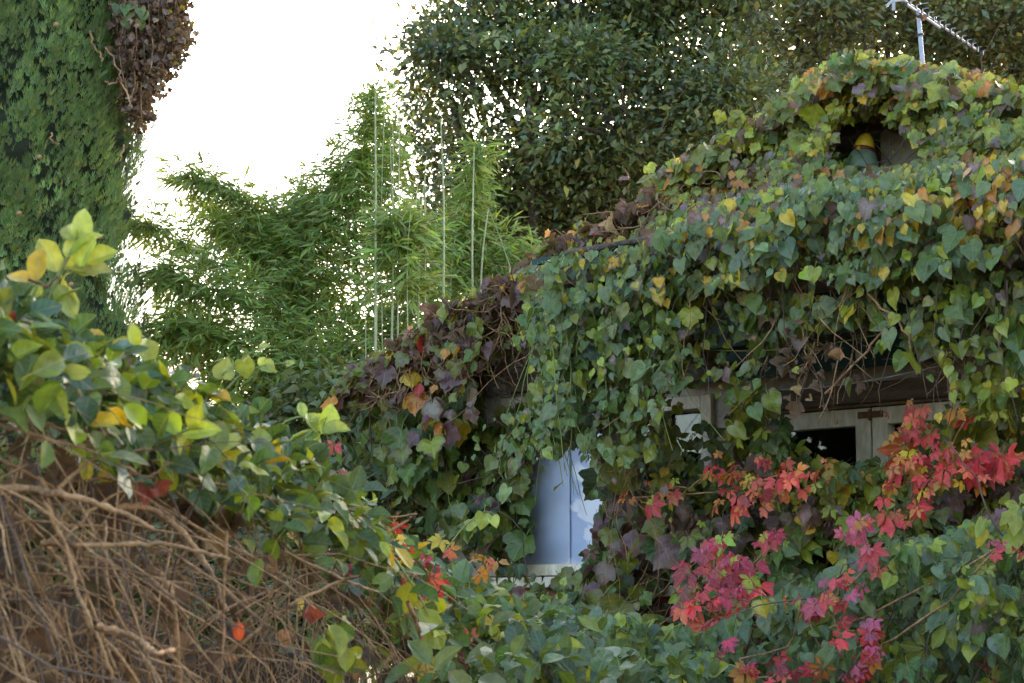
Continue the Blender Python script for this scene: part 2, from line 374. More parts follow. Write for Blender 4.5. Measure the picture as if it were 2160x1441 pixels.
# ------------------------------------------------------------------ leafy plants: every leaf is recorded, then the 300 that show largest become parts
CLEAR = []          # (polygon in photo pixels, chance that a leaf of the house's climbers is missing there)
PLANTS = []
class Plant:
    def __init__(s, name, label, cat, loc, group=None):
        s.root = thing(name, label, cat, loc, group); s.loc = np.asarray(loc, float)
        s.rec = []; s.stems = []; s.twigs = MB(); s.twig_mat = M_TWIGD; PLANTS.append(s)
    def add(s, P, T, Nn, size, sp, col, clear=True):
        if len(P) == 0: return
        P = np.asarray(P, float); n = len(P); size = np.broadcast_to(np.asarray(size, float), (n,))
        keep = np.ones(n, bool)
        if clear:
            Cn = P + nrm(T) * size[:, None] * .45
            x, y, w = project(Cn)
            for poly, pr in CLEAR: keep &= ~(in_poly(x, y, poly) & (rng.random(n) < pr))
        P, T, Nn, size, col = P[keep], T[keep], Nn[keep], size[keep], col[keep]
        if len(P) == 0: return
        M = frames(T, Nn, size)
        s.rec.append((P, M, size, sp, rng.integers(0, 4, len(P)), col))
    def stem(s, path, r, material=None, sides=5): s.stems.append((np.asarray(path), r, material or s.twig_mat, sides))
def hang_dirs(n, out, up=.45, swing=.6, tilt=.45, down=1.0):
    T = -UPZ * down + FU * rng.normal(0, swing, (n, 1)) + out * rng.normal(.25, .3, (n, 1))
    Nn = out * 1.0 + UPZ * (up + rng.normal(0, .25, (n, 1))) + rng.normal(0, tilt, (n, 3))
    return T, Nn
RECOLOR = []        # (cx, cy, rx, ry, palette, chance) colour patches of the foliage itself
def recolor(P, col):
    x, y, w = project(P)
    for cx, cy, rx, ry, pal, pr in RECOLOR:
        k = (((x - cx) / rx) ** 2 + ((y - cy) / ry) ** 2 < 1) & (rng.random(len(x)) < pr)
        if k.any(): col[k] = palette(int(k.sum()), pal)
    return col
def layer(pl, poly, cell, o0, o1, size, sp, pal, thin=None, up=.45, swing=.6, tilt=.45, lumps=160, rec=True, clear=True, taper=None, gs=.63, mound=None):
    x, y = grid_px(poly, cell * gs)
    if thin is not None:
        k = lump(x + 37, y - 91, thin[0]) < thin[1]; x, y = x[k], y[k]
    n = len(x); o = o0 + (o1 - o0) * (.5 + .5 * lump(x, y, lumps)) + rng.normal(0, .025, n)
    if mound is not None: o = o + mound(x, y)
    if taper is not None: o = o * np.interp(x, taper[0], taper[1])
    P = fac(x, y, o); T, Nn = hang_dirs(n, FN, up, swing, tilt)
    col = palette(n, pal)
    if rec: col = recolor(P, col)
    pl.add(P, T, Nn, size * gs * np.clip(np.exp(rng.normal(0, .4, n)), .4, 1.9), sp, col, clear)
def strands(pl, tops, o, length, size, sp, pal, step=.05, wob=.02, mat_=None, clear=True, sway=.05, stemp=1.0):
    for (x, y), ln in zip(tops, length):
        p0 = fac(x, y, o + rng.normal(0, .06)); k = max(4, int(ln / .07)); d = np.zeros((k, 3))
        d[:, 2] = -ln / k; d += FU * np.cumsum(rng.normal(0, wob, (k, 1)), 0) * .5 + FN * rng.normal(0, wob * .6, (k, 1)) + FU * rng.normal(0, sway) / k
        path = np.vstack([p0, p0 + np.cumsum(d, 0)])
        if rng.random() < stemp: pl.stem(path, np.linspace(.0028, .0012, k + 1), mat_, 4)
        m = max(2, int(ln / step)); t = (np.arange(m) + rng.uniform(0, 1, m)) / m * k; i = np.minimum(t.astype(int), k - 1)
        P = path[i] + (path[i + 1] - path[i]) * (t - i)[:, None] + FU * rng.normal(0, .035, (m, 1)) + FN * rng.uniform(0, .05, (m, 1))
        T, Nn = hang_dirs(m, FN, .3, .7, .5)
        pl.add(P, T, Nn, size * .88 * np.exp(rng.normal(0, .33, m)), sp, recolor(P, palette(m, pal)), clear)
def creepers(pl, poly, n, o0, o1, r, mat_=None, ln=(.3, .9), down=.7):      # bare stems wandering over the wall
    p = np.asarray(poly, float); c = 0
    while c < n:
        x = rng.uniform(p[:, 0].min(), p[:, 0].max(), 1); y = rng.uniform(p[:, 1].min(), p[:, 1].max(), 1)
        if not in_poly(x, y, poly)[0]: continue
        q = fac(x, y, rng.uniform(o0, o1, 1))[0]; L = rng.uniform(*ln); k = 9; d = FU * rng.normal(0, .6) - UPZ * down + FN * rng.normal(0, .15); path = [q]
        for i in range(k):
            d = nrm(d + FU * rng.normal(0, .35) + UPZ * rng.normal(0, .3) + FN * rng.normal(0, .14)); q = q + d * L / k; path.append(q)
        px, py, w_ = project(np.array(path))
        if any(in_poly(px, py, CLEAR[z][0]).any() for z in (0, 2)) or in_poly(px, py, CLEAR[3][0]).sum() > 3: c += 1; continue
        pl.stem(np.array(path), np.linspace(1, .5, k + 1) * r * rng.uniform(.6, 1.4), mat_, 4); c += 1

# ================================================================== SETTING
def ground():
    n = 60; g = np.concatenate([-np.geomspace(.5, 900, n)[::-1], [0], np.geomspace(.5, 900, n)]); X, Y = np.meshgrid(g, g)
    Z = .05 * np.sin(X * .9) * np.cos(Y * .7) - .05; m = len(g)
    V = np.column_stack([X.ravel(), Y.ravel() + 6, Z.ravel()])
    F = [(j * m + i, j * m + i + 1, (j + 1) * m + i + 1, (j + 1) * m + i) for j in range(m - 1) for i in range(m - 1)]
    tag(link('ground', raw_mesh('ground', V, F, M_EARTH)), 'brown earth under the garden plants', kind='structure')
ground()

# ================================================================== COTTAGE
APEX_S, APEX_Z, SLOPE = 1.82, 3.46, .37
EAVE0, EAVE1 = -.60, 4.24
def rake(s): return APEX_Z - SLOPE * abs(s - APEX_S)
house = thing('cottage', 'vine-covered cottage with red barge board and cream window frames', 'house', hp(1.8, 0, -1.5))
WIN1 = (-.10, .50, 1.76, 2.50); WIN2 = (.64, .985, 1.72, 2.44); DOORS = (1.20, 2.12, 1.70, 2.345); NICHE = (1.50, 1.74, 3.10, 3.34)
def facade():
    bm = bmesh.new(); vc = {}
    ss = sorted({EAVE0 + .1, EAVE1 - .1, APEX_S, *[q for h in (WIN1, WIN2, DOORS, NICHE) for q in h[:2]]})
    zs = sorted({0.0, 2.45, 2.52, *[q for h in (WIN1, WIN2, DOORS, NICHE) for q in h[2:]]})
    top = lambda s: rake(s) - .05
    def vert(s, z):
        k = (round(s, 4), round(z, 4))
        if k not in vc: vc[k] = bm.verts.new(hp(s, z, 0) - np.array(house.location))
        return vc[k]
    for a, b in zip(ss[:-1], ss[1:]):
        zz = zs + [9]
        for lo, hi in zip(zz[:-1], zz[1:]):
            if any(a >= h[0] - 1e-6 and b <= h[1] + 1e-6 and lo >= h[2] - 1e-6 and hi <= h[3] + 1e-6 for h in (WIN1, WIN2, DOORS, NICHE)): continue
            ta, tb = top(a), top(b)
            if lo >= max(ta, tb): continue
            pts = []
            for (s, z) in ((a, lo), (b, lo), (b, min(hi, tb)), (a, min(hi, ta))):
                if z < lo: z = lo
                if (round(s, 4), round(z, 4)) not in [(round(p[0], 4), round(p[1], 4)) for p in pts]: pts.append((s, z))
            if len(pts) > 2: bm.faces.new([vert(*p) for p in pts])
    r = bmesh.ops.extrude_face_region(bm, geom=bm.faces[:])
    for v in r['geom']:
        if isinstance(v, bmesh.types.BMVert): v.co -= Vector(FN * .16)
    bmesh.ops.recalc_face_normals(bm, faces=bm.faces[:])
    me = bpy.data.meshes.new('wall'); bm.to_mesh(me); bm.free(); me.materials.append(M_STUCCO)
    return link('wall', me, house)
wall = facade()
MB().fbox(EAVE0 + .1, EAVE0 + .26, 0, rake(EAVE0 + .1) - .08, -4.2, -.165).build('side_wall', M_STUCCO, house)
MB().fbox(EAVE1 - .26, EAVE1 - .1, 0, rake(EAVE1 - .1) - .08, -4.2, -.165).build('side_wall', M_STUCCO, house)
MB().fbox(EAVE0 + .1, EAVE1 - .1, 0, 2.4, -4.4, -4.205).build('rear_wall', M_STUCCO, house)
for a, b in ((EAVE0, .545), (.545, 1.95), (1.95, 3.2), (3.2, EAVE1 - .1)):      # lapped red boards below the windows
    for k in range(12):
        z = 1.665 - .115 * k; e = rng.uniform(-.003, .003)
        if a < 0: a = EAVE0 + .1
        m = MB(); V = [hp(s, zz, oo) for s in (a + .004, b - .004) for zz, oo in ((z - .02, .004), (z - .02, .034 + e), (z + .1, .010 + e), (z + .1, .004))]
        m.add(V, [(0, 1, 2, 3), (4, 7, 6, 5), (0, 4, 5, 1), (1, 5, 6, 2), (2, 6, 7, 3), (3, 7, 4, 0)]).build('plank', M_RED, wall)
# roof: two slopes with barge boards
rl = MB(); rr = MB(); tk = .06
def roofslab(s0, s1, name):
    m = MB(); V = [hp(s, rake(s) + dz, o) for o in (.26, -4.6) for s in (s0, s1) for dz in (0, tk)]
    return m.add(V, [(0, 1, 3, 2), (4, 6, 7, 5), (0, 4, 5, 1), (2, 3, 7, 6), (1, 5, 7, 3), (0, 2, 6, 4)]).build(name, M_SHING, house)
r1 = roofslab(EAVE0 - .12, APEX_S, 'roof'); r2 = roofslab(APEX_S, EAVE1 + .12, 'roof')
for s0, s1, ro in ((EAVE0 - .14, APEX_S, r1), (APEX_S, EAVE1 + .14, r2)):
    m = MB(); V = [hp(s, rake(s) + dz, o) for o in (.264, .29) for s in (s0, s1) for dz in (.005, .07)]
    m.add(V, [(0, 1, 3, 2), (4, 6, 7, 5), (0, 4, 5, 1), (2, 3, 7, 6), (1, 5, 7, 3), (0, 2, 6, 4)]).build('barge_board', M_REDTRIM, ro)
    tag(ro.children[0], 'faded red barge board along the gable edge')
# windows
def frame_rect(m, s0, s1, z0, z1, w, o0, o1):
    m.fbox(s0, s0 + w, z0, z1, o0, o1); m.fbox(s1 - w, s1, z0, z1, o0, o1)
    m.fbox(s0 + w, s1 - w, z1 - w, z1, o0, o1); m.fbox(s0 + w, s1 - w, z0, z0 + w, o0, o1)
def window(W, label, w=.05, posts=()):
    s0, s1, z0, z1 = W
    m = MB(); frame_rect(m, s0 + .003, s1 - .003, z0 + .003, z1 - .003, w, -.10, .022)
    win = m.build('window', M_WHITE, house, bevel=.003); win['label'] = label
    cut = [s0 + w] + [p + d for p in posts for d in (-.02, .02)] + [s1 - w]
    for a, b in zip(cut[::2], cut[1::2]):
        MB().fbox(a + .001, b - .001, z0 + w, z1 - w, -.062, -.058).build('pane', M_GLASS, win)
    for p in posts: MB().fbox(p - .02, p + .02, z0 + w, z1 - w, -.09, -.005).build('mullion', M_WHITE, win, bevel=.002)
    MB().fbox(s0 - .04, s1 + .04, z0 - .045, z0 - .003, -.12, .07).build('sill', M_WHITE, win, bevel=.004)
    return win
w1 = window(WIN1, 'pale blue window half hidden by ivy', .045)
b = MB(); b.fbox(WIN1[0] + .05, .200, 1.72, 2.48, -.070, -.067); b.build('reflection_sheet', M_SKYREFL, w1)  # added sheet behind the glass, coloured as the sky mirrored in it
MB().fbox(.17, WIN1[1] - .05, 1.72, 2.48, -.084, -.080).build('reflection_sheet', M_SKYREFL2, w1)
w2 = window(WIN2, 'dark window with a cream side post', .05)
MB().fbox(DOORS[0] - .02, DOORS[1] + .05, 2.352, 2.425, .004, .055).build('lintel', M_WOOD, house, bevel=.004)
MB().fbox(-.05, 1.10, 2.515, 2.60, .004, .045).build('lintel', M_WOOD, house, bevel=.004)
mid = 1.672
cas = MB().fbox(DOORS[0] - .02, DOORS[1] + .02, DOORS[2] - .04, DOORS[2] - .002, -.12, .06).build('window', M_WHITE, house, bevel=.003)
for a, b in ((DOORS[0] + .002, DOORS[0] + .03), (DOORS[1] - .03, DOORS[1] - .002)): MB().fbox(a, b, DOORS[2], DOORS[3] - .002, -.12, .012).build('jamb', M_WHITE, cas); cas['label'] = 'pair of cream casements with rusty hinges'
for a, b in ((DOORS[0] + .032, mid - .004), (mid + .004, DOORS[1] - .032)):
    m = MB(); frame_rect(m, a, b, DOORS[2] + .01, DOORS[3] - .006, .062, -.05, .002); m.build('sash', M_WHITE, cas, bevel=.003)
    MB().fbox(a + .0625, b - .0625, DOORS[2] + .0725, DOORS[3] - .0685, -.028, -.024).build('pane', M_GLASS, cas)
for sx in (-1, 1):
    a, b = sorted((mid + sx * .006, mid + sx * .052))
    MB().fbox(a, b, 2.302, 2.326, .0025, .007).build('hinge', M_RUST, cas, bevel=.001)
MB().fbox(mid - .005, mid + .005, 2.293, 2.332, .0025, .012).build('hinge_pin', M_RUST, cas)
MB().fbox(mid - .003, mid + .003, 1.75, 2.29, -.045, -.012).build('closing_strip', M_RUST, cas)
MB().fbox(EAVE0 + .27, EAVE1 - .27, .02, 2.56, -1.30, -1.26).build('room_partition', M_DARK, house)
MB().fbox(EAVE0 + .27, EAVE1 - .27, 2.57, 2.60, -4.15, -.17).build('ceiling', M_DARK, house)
# gable niche: box recess
m = MB(); s0, s1, z0, z1 = NICHE
m.fbox(s0 - .02, s1 + .02, z0 - .02, z1 + .02, -.34, -.32); m.fbox(s0 - .02, s1 + .02, z0 - .022, z0 - .002, -.318, -.162)
m.build('niche', M_STUCCO, house)
MB().fbox(NICHE[0] - .1, NICHE[1] + .1, NICHE[3] + .002, NICHE[3] + .022, .004, .03).build('ledge', M_WOOD, house)

# ------------------------------------------------------------------ veranda roof
ver = thing('veranda_roof', 'dark green boarded veranda roof under heart-leaved vine', 'veranda', hp(2.4, 2.7, .4))
AW0, AW1 = .82, 4.4
for k in range(6):
    o0 = .03 + k * .14; o1 = o0 + .136; zf = lambda o: 2.93 - .10 * o
    V = [hp(s, zf(o) + dz, o) for s in (AW0, AW1) for o in (o0, o1) for dz in (0, .02)]
    MB().add(V, [(0, 1, 3, 2), (4, 6, 7, 5), (0, 4, 5, 1), (2, 3, 7, 6), (1, 5, 7, 3), (0, 2, 6, 4)]).build('board', M_GREEN, ver)
MB().fbox(AW0 - .02, AW1, 2.755, 2.838, .80, .86).build('front_beam', M_WOOD, ver, bevel=.004)
MB().fbox(AW0, AW1, 2.60, 2.76, .062, .082).build('valance', M_GREEN, ver)
MB().fbox(AW0, AW1, 2.475, 2.58, .064, .084).build('valance', M_GREEN, ver)
for k in range(6):
    s = AW0 + .12 + k * .72; V = [hp(ss, zz - .10 * oo, oo) for ss in (s, s + .045) for oo in (.085, .795) for zz in (2.855, 2.925)]
    MB().add(V, [(0, 1, 3, 2), (4, 6, 7, 5), (0, 4, 5, 1), (2, 3, 7, 6), (1, 5, 7, 3), (0, 2, 6, 4)]).build('rafter', M_WOOD, ver)
for s in (AW0 + .25, 2.35, 3.6):
    V = [hp(ss, zz, oo) for ss in (s, s + .05) for oo, zz in ((.086, 2.47), (.086, 2.54), (.78, 2.76), (.70, 2.76))]
    MB().add(V, [(0, 1, 2, 3), (4, 7, 6, 5), (0, 4, 5, 1), (1, 5, 6, 2), (2, 6, 7, 3), (3, 7, 4, 0)]).build('bracket', M_WOOD, ver)
for (x0, y0, x1, y1, o, lb) in ((1440, 735, 1880, 700, .72, 'thin green wire strung level beneath the veranda beam'), (1520, 822, 1990, 770, .45, 'thin grey wire strung above the cream casements')):
    a = fac(x0, y0, o); b = fac(x1, y1, o); t = np.linspace(0, 1, 9)[:, None]; pth = a + (b - a) * t; pth[:, 2] -= (.03 * np.sin(t * math.pi)).ravel()
    w = MB().tube(pth, .0022, 5).build('wire', M_TWIGG if o > .6 else M_ALU); tag(w, lb, 'wire')

# ------------------------------------------------------------------ painted ornament in the niche
def lathe(profile, segs=20):
    V = []; F = []
    for r, z in profile:
        for k in range(segs): V.append((r * math.cos(k * 2 * math.pi / segs), r * math.sin(k * 2 * math.pi / segs), z))
    for i in range(len(profile) - 1):
        for k in range(segs):
            a = i * segs + k; b2 = i * segs + (k + 1) % segs; F.append((a, b2, b2 + segs, a + segs))
    return V, F
orn = thing('painted_bell', 'yellow, maroon and sage painted bell-shaped ornament in the gable hole', 'ornament', fac(1816, 366, .17))
orn.rotation_euler = (R(-6), R(10), 0); orn.scale = (1.15, 1.15, 1.15)
def lpart(name, prof, m, parent):
    V, F = lathe(prof); me = bpy.data.meshes.new(name); me.from_pydata(V, [], F); me.materials.append(m)
    me.polygons.foreach_set('use_smooth', np.ones(len(F), bool)); me.update(); return link(name, me, parent)
lpart('skirt', [(.002, .0), (.056, .0), (.060, .004), (.052, .03), (.040, .062), (.034, .070), (.002, .07)], M_SAGE, orn)
lpart('band', [(.030, .068), (.0365, .068), (.0355, .080), (.030, .080)], M_MAROON, orn)
lpart('cap', [(.030, .079), (.033, .0805), (.030, .098), (.022, .118), (.011, .130), (.001, .133)], M_YEL, orn)
lpart('hook', [(.004, .132), (.004, .16), (.001, .162)], M_RUST, orn)

# ------------------------------------------------------------------ television antenna
ant = thing('tv_antenna', 'grey metal television antenna on a mast above the gable', 'antenna', at(1948, 170, 7.9))
top_m = at(1937, 24, 8.13); base_m = at(1949, 170, 7.95)
MB().tube(np.array([base_m - UPZ * .5, base_m, top_m]), .0095, 10).build('mast', M_ALU, ant, smooth=True)
ba = at(1886, -14, 7.95); bb = at(2061, 106, 8.75); bd = nrm(bb - ba)
MB().tube(np.array([ba, (ba + bb) / 2, bb]), .0062, 4).build('boom', M_ALU, ant)
sa = at(1912, 9, 8.02); sb = at(1982, 58, 8.36)
MB().tube(np.array([sa, (sa + sb) / 2, sb]), .0065, 8).build('support_bar', M_ALU, ant)
MB().tube(np.array([at(1938, 30, 8.1), at(1942, 40, 8.11), at(1950, 36, 8.13)]), .013, 8).build('clamp', M_RUST, ant)
MB().tube(np.array([at(1941, 72, 8.06), at(1942, 76, 8.06)]), .0145, 10).build('tape_wrap', M_BLACK, ant)
pd = nrm(np.array([bd[1], -bd[0], .0]))
for k in range(14):
    c = ba + bd * (.16 + k * .066)
    h = .06 if k < 2 else .036 - k * .001
    el = MB().tube(np.array([c - pd * h * .15, c, c + pd * h]) + UPZ * .011, .0016, 5).build('element', M_ALU, ant)
    MB().box(c - bd * .006 - pd * .008 - UPZ * .010, bd * .012, pd * .016, UPZ * .021).build('element_clip', M_BLACK, el)
refl = at(1882, 2, 7.93)
MB().box(refl - UPZ * .04, RT * .012, UPZ * .08, np.array([0, .01, 0])).build('reflector', M_ALU, ant)
MB().tube(np.array([at(1868, 14, 7.9), refl, at(1908, 0, 8.0)]), .006, 5).build('reflector_arm', M_ALU, ant)

# ================================================================== BACKGROUND TREES
def build_leaves(name, parent, P, T, Nn, S, C, w, material, f=.06, c=.1):
    V, F = SMALL(w, f, c); M = frames(T, Nn, S); W, FF, CC = inst_mesh(name, V, F, M, P - np.array(parent.location), C, material)
    return link(name, raw_mesh(name, W, FF, material, C=CC), parent)
def rand_dir(n): return nrm(rng.normal(0, 1, (n, 3)))
def broad_tree(name, label, base, lobes, nclump, per, leaf, pal, clump_r=.12, limbs=22, fork=.45, bough=1.0):
    t = thing(name, label, 'tree', base, 'big evergreen trees behind the cottage'); base = np.asarray(base)
    cents = []; rad = []
    for (px, py, Y, rx, ry) in lobes:
        c = at(px, py, Y); s = Y / FPX; cents.append(c); rad.append((rx * s, (rx + ry) * .5 * s * .9, ry * s))
    cents = np.array(cents); rad = np.array(rad); vol = rad.prod(1) ** .75
    k = rng.choice(len(lobes), nclump, p=vol / vol.sum())
    nb = max(30, nclump // 16); kb = rng.choice(len(lobes), nb, p=vol / vol.sum()); db = rand_dir(nb); rb = rng.uniform(0, 1, nb) ** .45
    Bc = cents[kb] + db * rad[kb] * rb[:, None] * .93; Br = np.minimum(rad[kb].min(1) * .5, rng.uniform(.2, .42, nb)) * bough
    bi = rng.integers(0, nb, nclump); k = kb[bi]; d = nrm(rand_dir(nclump) + UPZ * .35 + np.array([0, -.25, 0])); rr = rng.uniform(.55, 1.05, nclump)
    Cc = Bc[bi] + d * (Br[bi] * rr)[:, None] * np.array([1.15, 1.15, .8])
    lo_ = rng.random(nclump) < .38; Cc[lo_] = (cents[k] + rand_dir(nclump) * rad[k] * .8)[lo_]
    outw = nrm(d + UPZ * .2); btone = np.exp(rng.normal(0, .2, nb))
    # trunk and limbs
    fk = base * (1 - fork) + cents.mean(0) * fork; fk[:2] = base[:2] + (fk[:2] - base[:2]) * .5
    m = MB().tube(smooth_path([base - UPZ * .2, (base + fk) / 2 + np.array([.05, 0, 0]), fk], 5), np.linspace(.22, .13, 11), 10); m.build('trunk', M_BARK, t, smooth=True)
    for i in range(limbs):
        e = Bc[i % nb] if i >= len(lobes) else cents[i % len(lobes)] + rand_dir(1)[0] * rad[i % len(lobes)] * .65
        mp = fk * .5 + e * .5 + rng.normal(0, .2, 3) - UPZ * .15
        pth = smooth_path([fk - UPZ * .25 * (i % 3), mp, e], 5, .02)
        MB().tube(pth, np.linspace(.07, .014, len(pth)) * rng.uniform(.7, 1.2), 7).build('limb', M_BARK, t, smooth=True)
    tw = MB()
    for i in rng.choice(nclump, min(420, nclump), replace=False):
        a = cents[k[i]] + (Cc[i] - cents[k[i]]) * .35 - UPZ * .1
        tw.tube(smooth_path([a, (a + Cc[i]) / 2 + rng.normal(0, .06, 3), Cc[i] + outw[i] * .1], 2), np.linspace(.012, .003, 5), 4)
    tw.build('twigs', M_BARK, t)['kind'] = 'stuff'
    n = nclump * per; ci = np.repeat(np.arange(nclump), per)
    P = Cc[ci] + rng.normal(0, 1, (n, 3)) * clump_r * np.array([1, 1, .62]); od = nrm(P - Cc[ci] + outw[ci] * .1)
    T = od * .7 + outw[ci] * .35 + rng.normal(0, .5, (n, 3)) - UPZ * .25
    Nn = UPZ * .55 + outw[ci] * .4 + np.array([0, -.45, 0]) + rng.normal(0, .55, (n, 3))
    C = palette(n, pal, .2); C[:, :3] *= (np.exp(rng.normal(0, .12, nclump)) * btone[bi])[ci][:, None]
    build_leaves('crown', t, P, T, Nn, leaf * np.exp(rng.normal(0, .25, n)), C, .23, M_TREE)
    return t
P_FIC = [(52, (.12, .14, .045), 0), (28, (.16, .17, .05), 0), (4, (.26, .24, .05), 0), (14, (.09, .13, .075), 0)]
P_FIC2 = [(54, (.125, .135, .05), 0), (25, (.17, .165, .055), 0), (6, (.27, .24, .05), 0), (15, (.10, .13, .07), 0)]
broad_tree('ficus_tree', 'dense dark evergreen tree rising beside the open sky', at(1330, 900, 13.2) * np.array([1, 1, 0]),
           [(1010, 60, 12.8, 150, 130), (1180, 20, 13.2, 220, 170), (1420, 40, 13.0, 220, 190), (960, 250, 12.6, 90, 90), (1120, 230, 12.6, 210, 150),
            (1330, 240, 12.4, 220, 160), (1500, 210, 12.6, 150, 150), (1010, 380, 12.7, 130, 110), (1200, 420, 12.8, 200, 130), (1400, 420, 13.2, 230, 150),
            (905, 240, 13.0, 62, 50), (1150, 560, 13.4, 220, 90), (1450, 600, 13.6, 280, 130), (1250, -200, 13.4, 380, 160), (1350, -480, 13.6, 420, 190), (925, 20, 13, 70, 60), (950, 150, 12.7, 95, 110), (900, 330, 13, 75, 110), (960, 440, 13, 110, 110)],  # topmost lobes, out of view, extended to shade the foreground
           2500, 44, .055, P_FIC)
broad_tree('camphor_tree', 'brown-green spreading tree behind the antenna and gable top', at(1900, 900, 15.5) * np.array([1, 1, 0]),
           [(1700, 40, 15.0, 190, 150), (1950, 30, 15.4, 220, 160), (2180, 60, 15.0, 200, 200), (1720, 210, 15.2, 180, 110), (1950, 200, 15.8, 220, 90), (2200, 240, 15.2, 170, 140),
            (1850, -180, 15.4, 400, 160), (2050, -450, 15.4, 480, 190), (2450, -150, 15, 260, 260), (1700, 420, 15.6, 300, 140), (2150, 420, 15.6, 300, 150)],  # high lobes beyond the view carried up to keep sun off the hedge
           1750, 58, .058, P_FIC2, .13, 30, .15)

broad_tree('distant_tree', 'far dim tree mass filling the gaps behind the antenna', at(1850, 900, 19.0) * np.array([1, 1, 0]),
           [(1650, 60, 18.8, 170, 160), (1850, 40, 19.2, 200, 170), (2080, 80, 19.0, 200, 180), (2280, 100, 19.0, 160, 200), (1700, 260, 19.0, 200, 140), (2000, 260, 19.0, 250, 120), (1250, 480, 18.5, 260, 150), (1500, 420, 18.5, 200, 160), (1000, 560, 18.5, 150, 110)],
           620, 44, .125, P_FIC, .22, 12, .4, 1.6)
sh_ = broad_tree('garden_shrub', 'dark low shrub mass behind the hedge at the bamboo feet', at(560, 1299, 8.9) * np.array([1, 1, 0]),
           [(120, 1150, 8.9, 190, 150), (330, 1130, 9.0, 150, 170), (520, 1120, 8.8, 190, 170), (720, 1130, 8.9, 170, 160), (850, 1190, 8.7, 150, 150), (790, 900, 9.3, 70, 120), (800, 980, 9.2, 100, 130), (860, 1040, 9.1, 100, 120), (700, 900, 9.4, 110, 110), (420, 1250, 8.5, 300, 120), (700, 1280, 8.5, 260, 110)],
           1000, 46, .06, P_FIC, .10, 10, .8)
sh_['category'] = 'shrub'; del sh_['group']
# ------------------------------------------------------------------ cypress
cy_c = at(-110, 700, 9.6) * np.array([1, 1, 0])
cyp = thing('cypress_tree', 'tall dark green cypress tree beside the white sky', 'tree', cy_c)
MB().tube(np.array([cy_c, cy_c + UPZ * 3, cy_c + UPZ * 7]), np.array([.2, .14, .03]), 10).build('trunk', M_BARK, cyp, smooth=True)
EDGE = [(-1200, 60), (-500, 200), (-100, 295), (0, 298), (120, 290), (200, 296), (260, 290), (340, 316), (420, 296), (500, 268), (560, 274), (620, 250), (660, 256), (700, 296), (760, 300), (900, 270), (1300, 150)]
ez = np.array([at(x, y, 9.6)[2] for y, x in EDGE][::-1]); er = np.array([(at(x, y, 9.6)[0] - cy_c[0]) for y, x in EDGE][::-1])
def cyR(z): return np.interp(z, ez, er)
npl = 520; z = 1.0 + 4.7 * (np.arange(npl) + rng.uniform(0, 1, npl)) / npl; an = ((np.arange(npl) * .618034) % 1.0 - .5) * 3.6 + rng.normal(0, .1, npl)
cdv = nrm(np.array([-cy_c[0], -cy_c[1], 0])); csd = np.array([-cdv[1], cdv[0], 0])
outd = np.cos(an)[:, None] * cdv + np.sin(an)[:, None] * csd
rad = cyR(z) * rng.uniform(.84, .97, npl); base = cy_c + outd * rad[:, None] + UPZ * z[:, None]
axis = nrm(UPZ * 1.0 + outd * rng.uniform(.05, .32, npl)[:, None] + rng.normal(0, .10, (npl, 3))); ln = rng.uniform(.26, .5, npl); wd = rng.uniform(.08, .13, npl)
per = 165; n = npl * per; ci = np.repeat(np.arange(npl), per); tt = rng.uniform(0, 1, n) ** .85
rdv = nrm(rng.normal(0, 1, (n, 3)) + outd[ci] * .9); rdv = nrm(rdv - (rdv * axis[ci]).sum(1, keepdims=True) * axis[ci])
pr = wd[ci] * np.sin(math.pi * np.clip(.22 + .76 * tt, 0, 1)) * rng.uniform(.75, 1.05, n) * (1 + .22 * np.sin(tt * 19 + ci))
P = base[ci] + axis[ci] * (ln[ci] * tt)[:, None] + rdv * pr[:, None] - outd[ci] * .03
T = axis[ci] * 1.3 + rdv * .45 + rng.normal(0, .14, (n, 3)); Nn = rdv + outd[ci] * .8 + UPZ * .3 + rng.normal(0, .2, (n, 3))
SV = []; SF = []
for k in range(6):
    a = (k - 2.5) * .17 + (.10 if k % 2 else -.10); h = .05 + .12 * (k if k < 3 else 5 - k); dv = np.array([math.sin(a), math.cos(a), .3 * ((k * 7) % 5 - 2) / 2]); sdv = np.array([math.cos(a), -math.sin(a), 0]) * .062
    b0 = np.array([math.sin(a) * .1, h, 0]); i_ = len(SV); SV += [b0 - sdv, b0 + sdv, b0 + dv * (.70 - .06 * abs(k - 2.5))]; SF.append((i_, i_ + 1, i_ + 2))
C = palette(n, [(60, (.21, .29, .125), 0), (30, (.25, .33, .125), 0), (10, (.33, .36, .11), 0)], .14); C[:, :3] *= np.exp(rng.normal(0, .2, (npl, 1)))[ci]
W, FF, CC = inst_mesh('crown', np.array(SV), np.array(SF), frames(T, Nn, .043 * np.exp(rng.normal(0, .2, n))), P - cy_c, C, M_CYP)
link('crown', raw_mesh('crown', W, FF, M_CYP, C=CC, smooth=False), cyp)
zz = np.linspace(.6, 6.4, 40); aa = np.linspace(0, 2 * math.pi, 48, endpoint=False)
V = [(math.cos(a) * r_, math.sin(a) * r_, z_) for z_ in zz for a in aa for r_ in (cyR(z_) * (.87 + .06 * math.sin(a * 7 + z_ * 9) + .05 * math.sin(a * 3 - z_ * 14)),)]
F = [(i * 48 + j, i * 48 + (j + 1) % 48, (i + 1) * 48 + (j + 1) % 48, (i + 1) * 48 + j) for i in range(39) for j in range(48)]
M_CORE = surf_mat('cypress_dark_core', (.03, .042, .02), (.07, .085, .04), 22, .95, 1.0, .03)  # dark colour stands in for the shade inside the crown
link('dark_core', raw_mesh('dark_core', V, F, M_CORE), cyp)  # closed lumpy hull added as the crown's dark interior
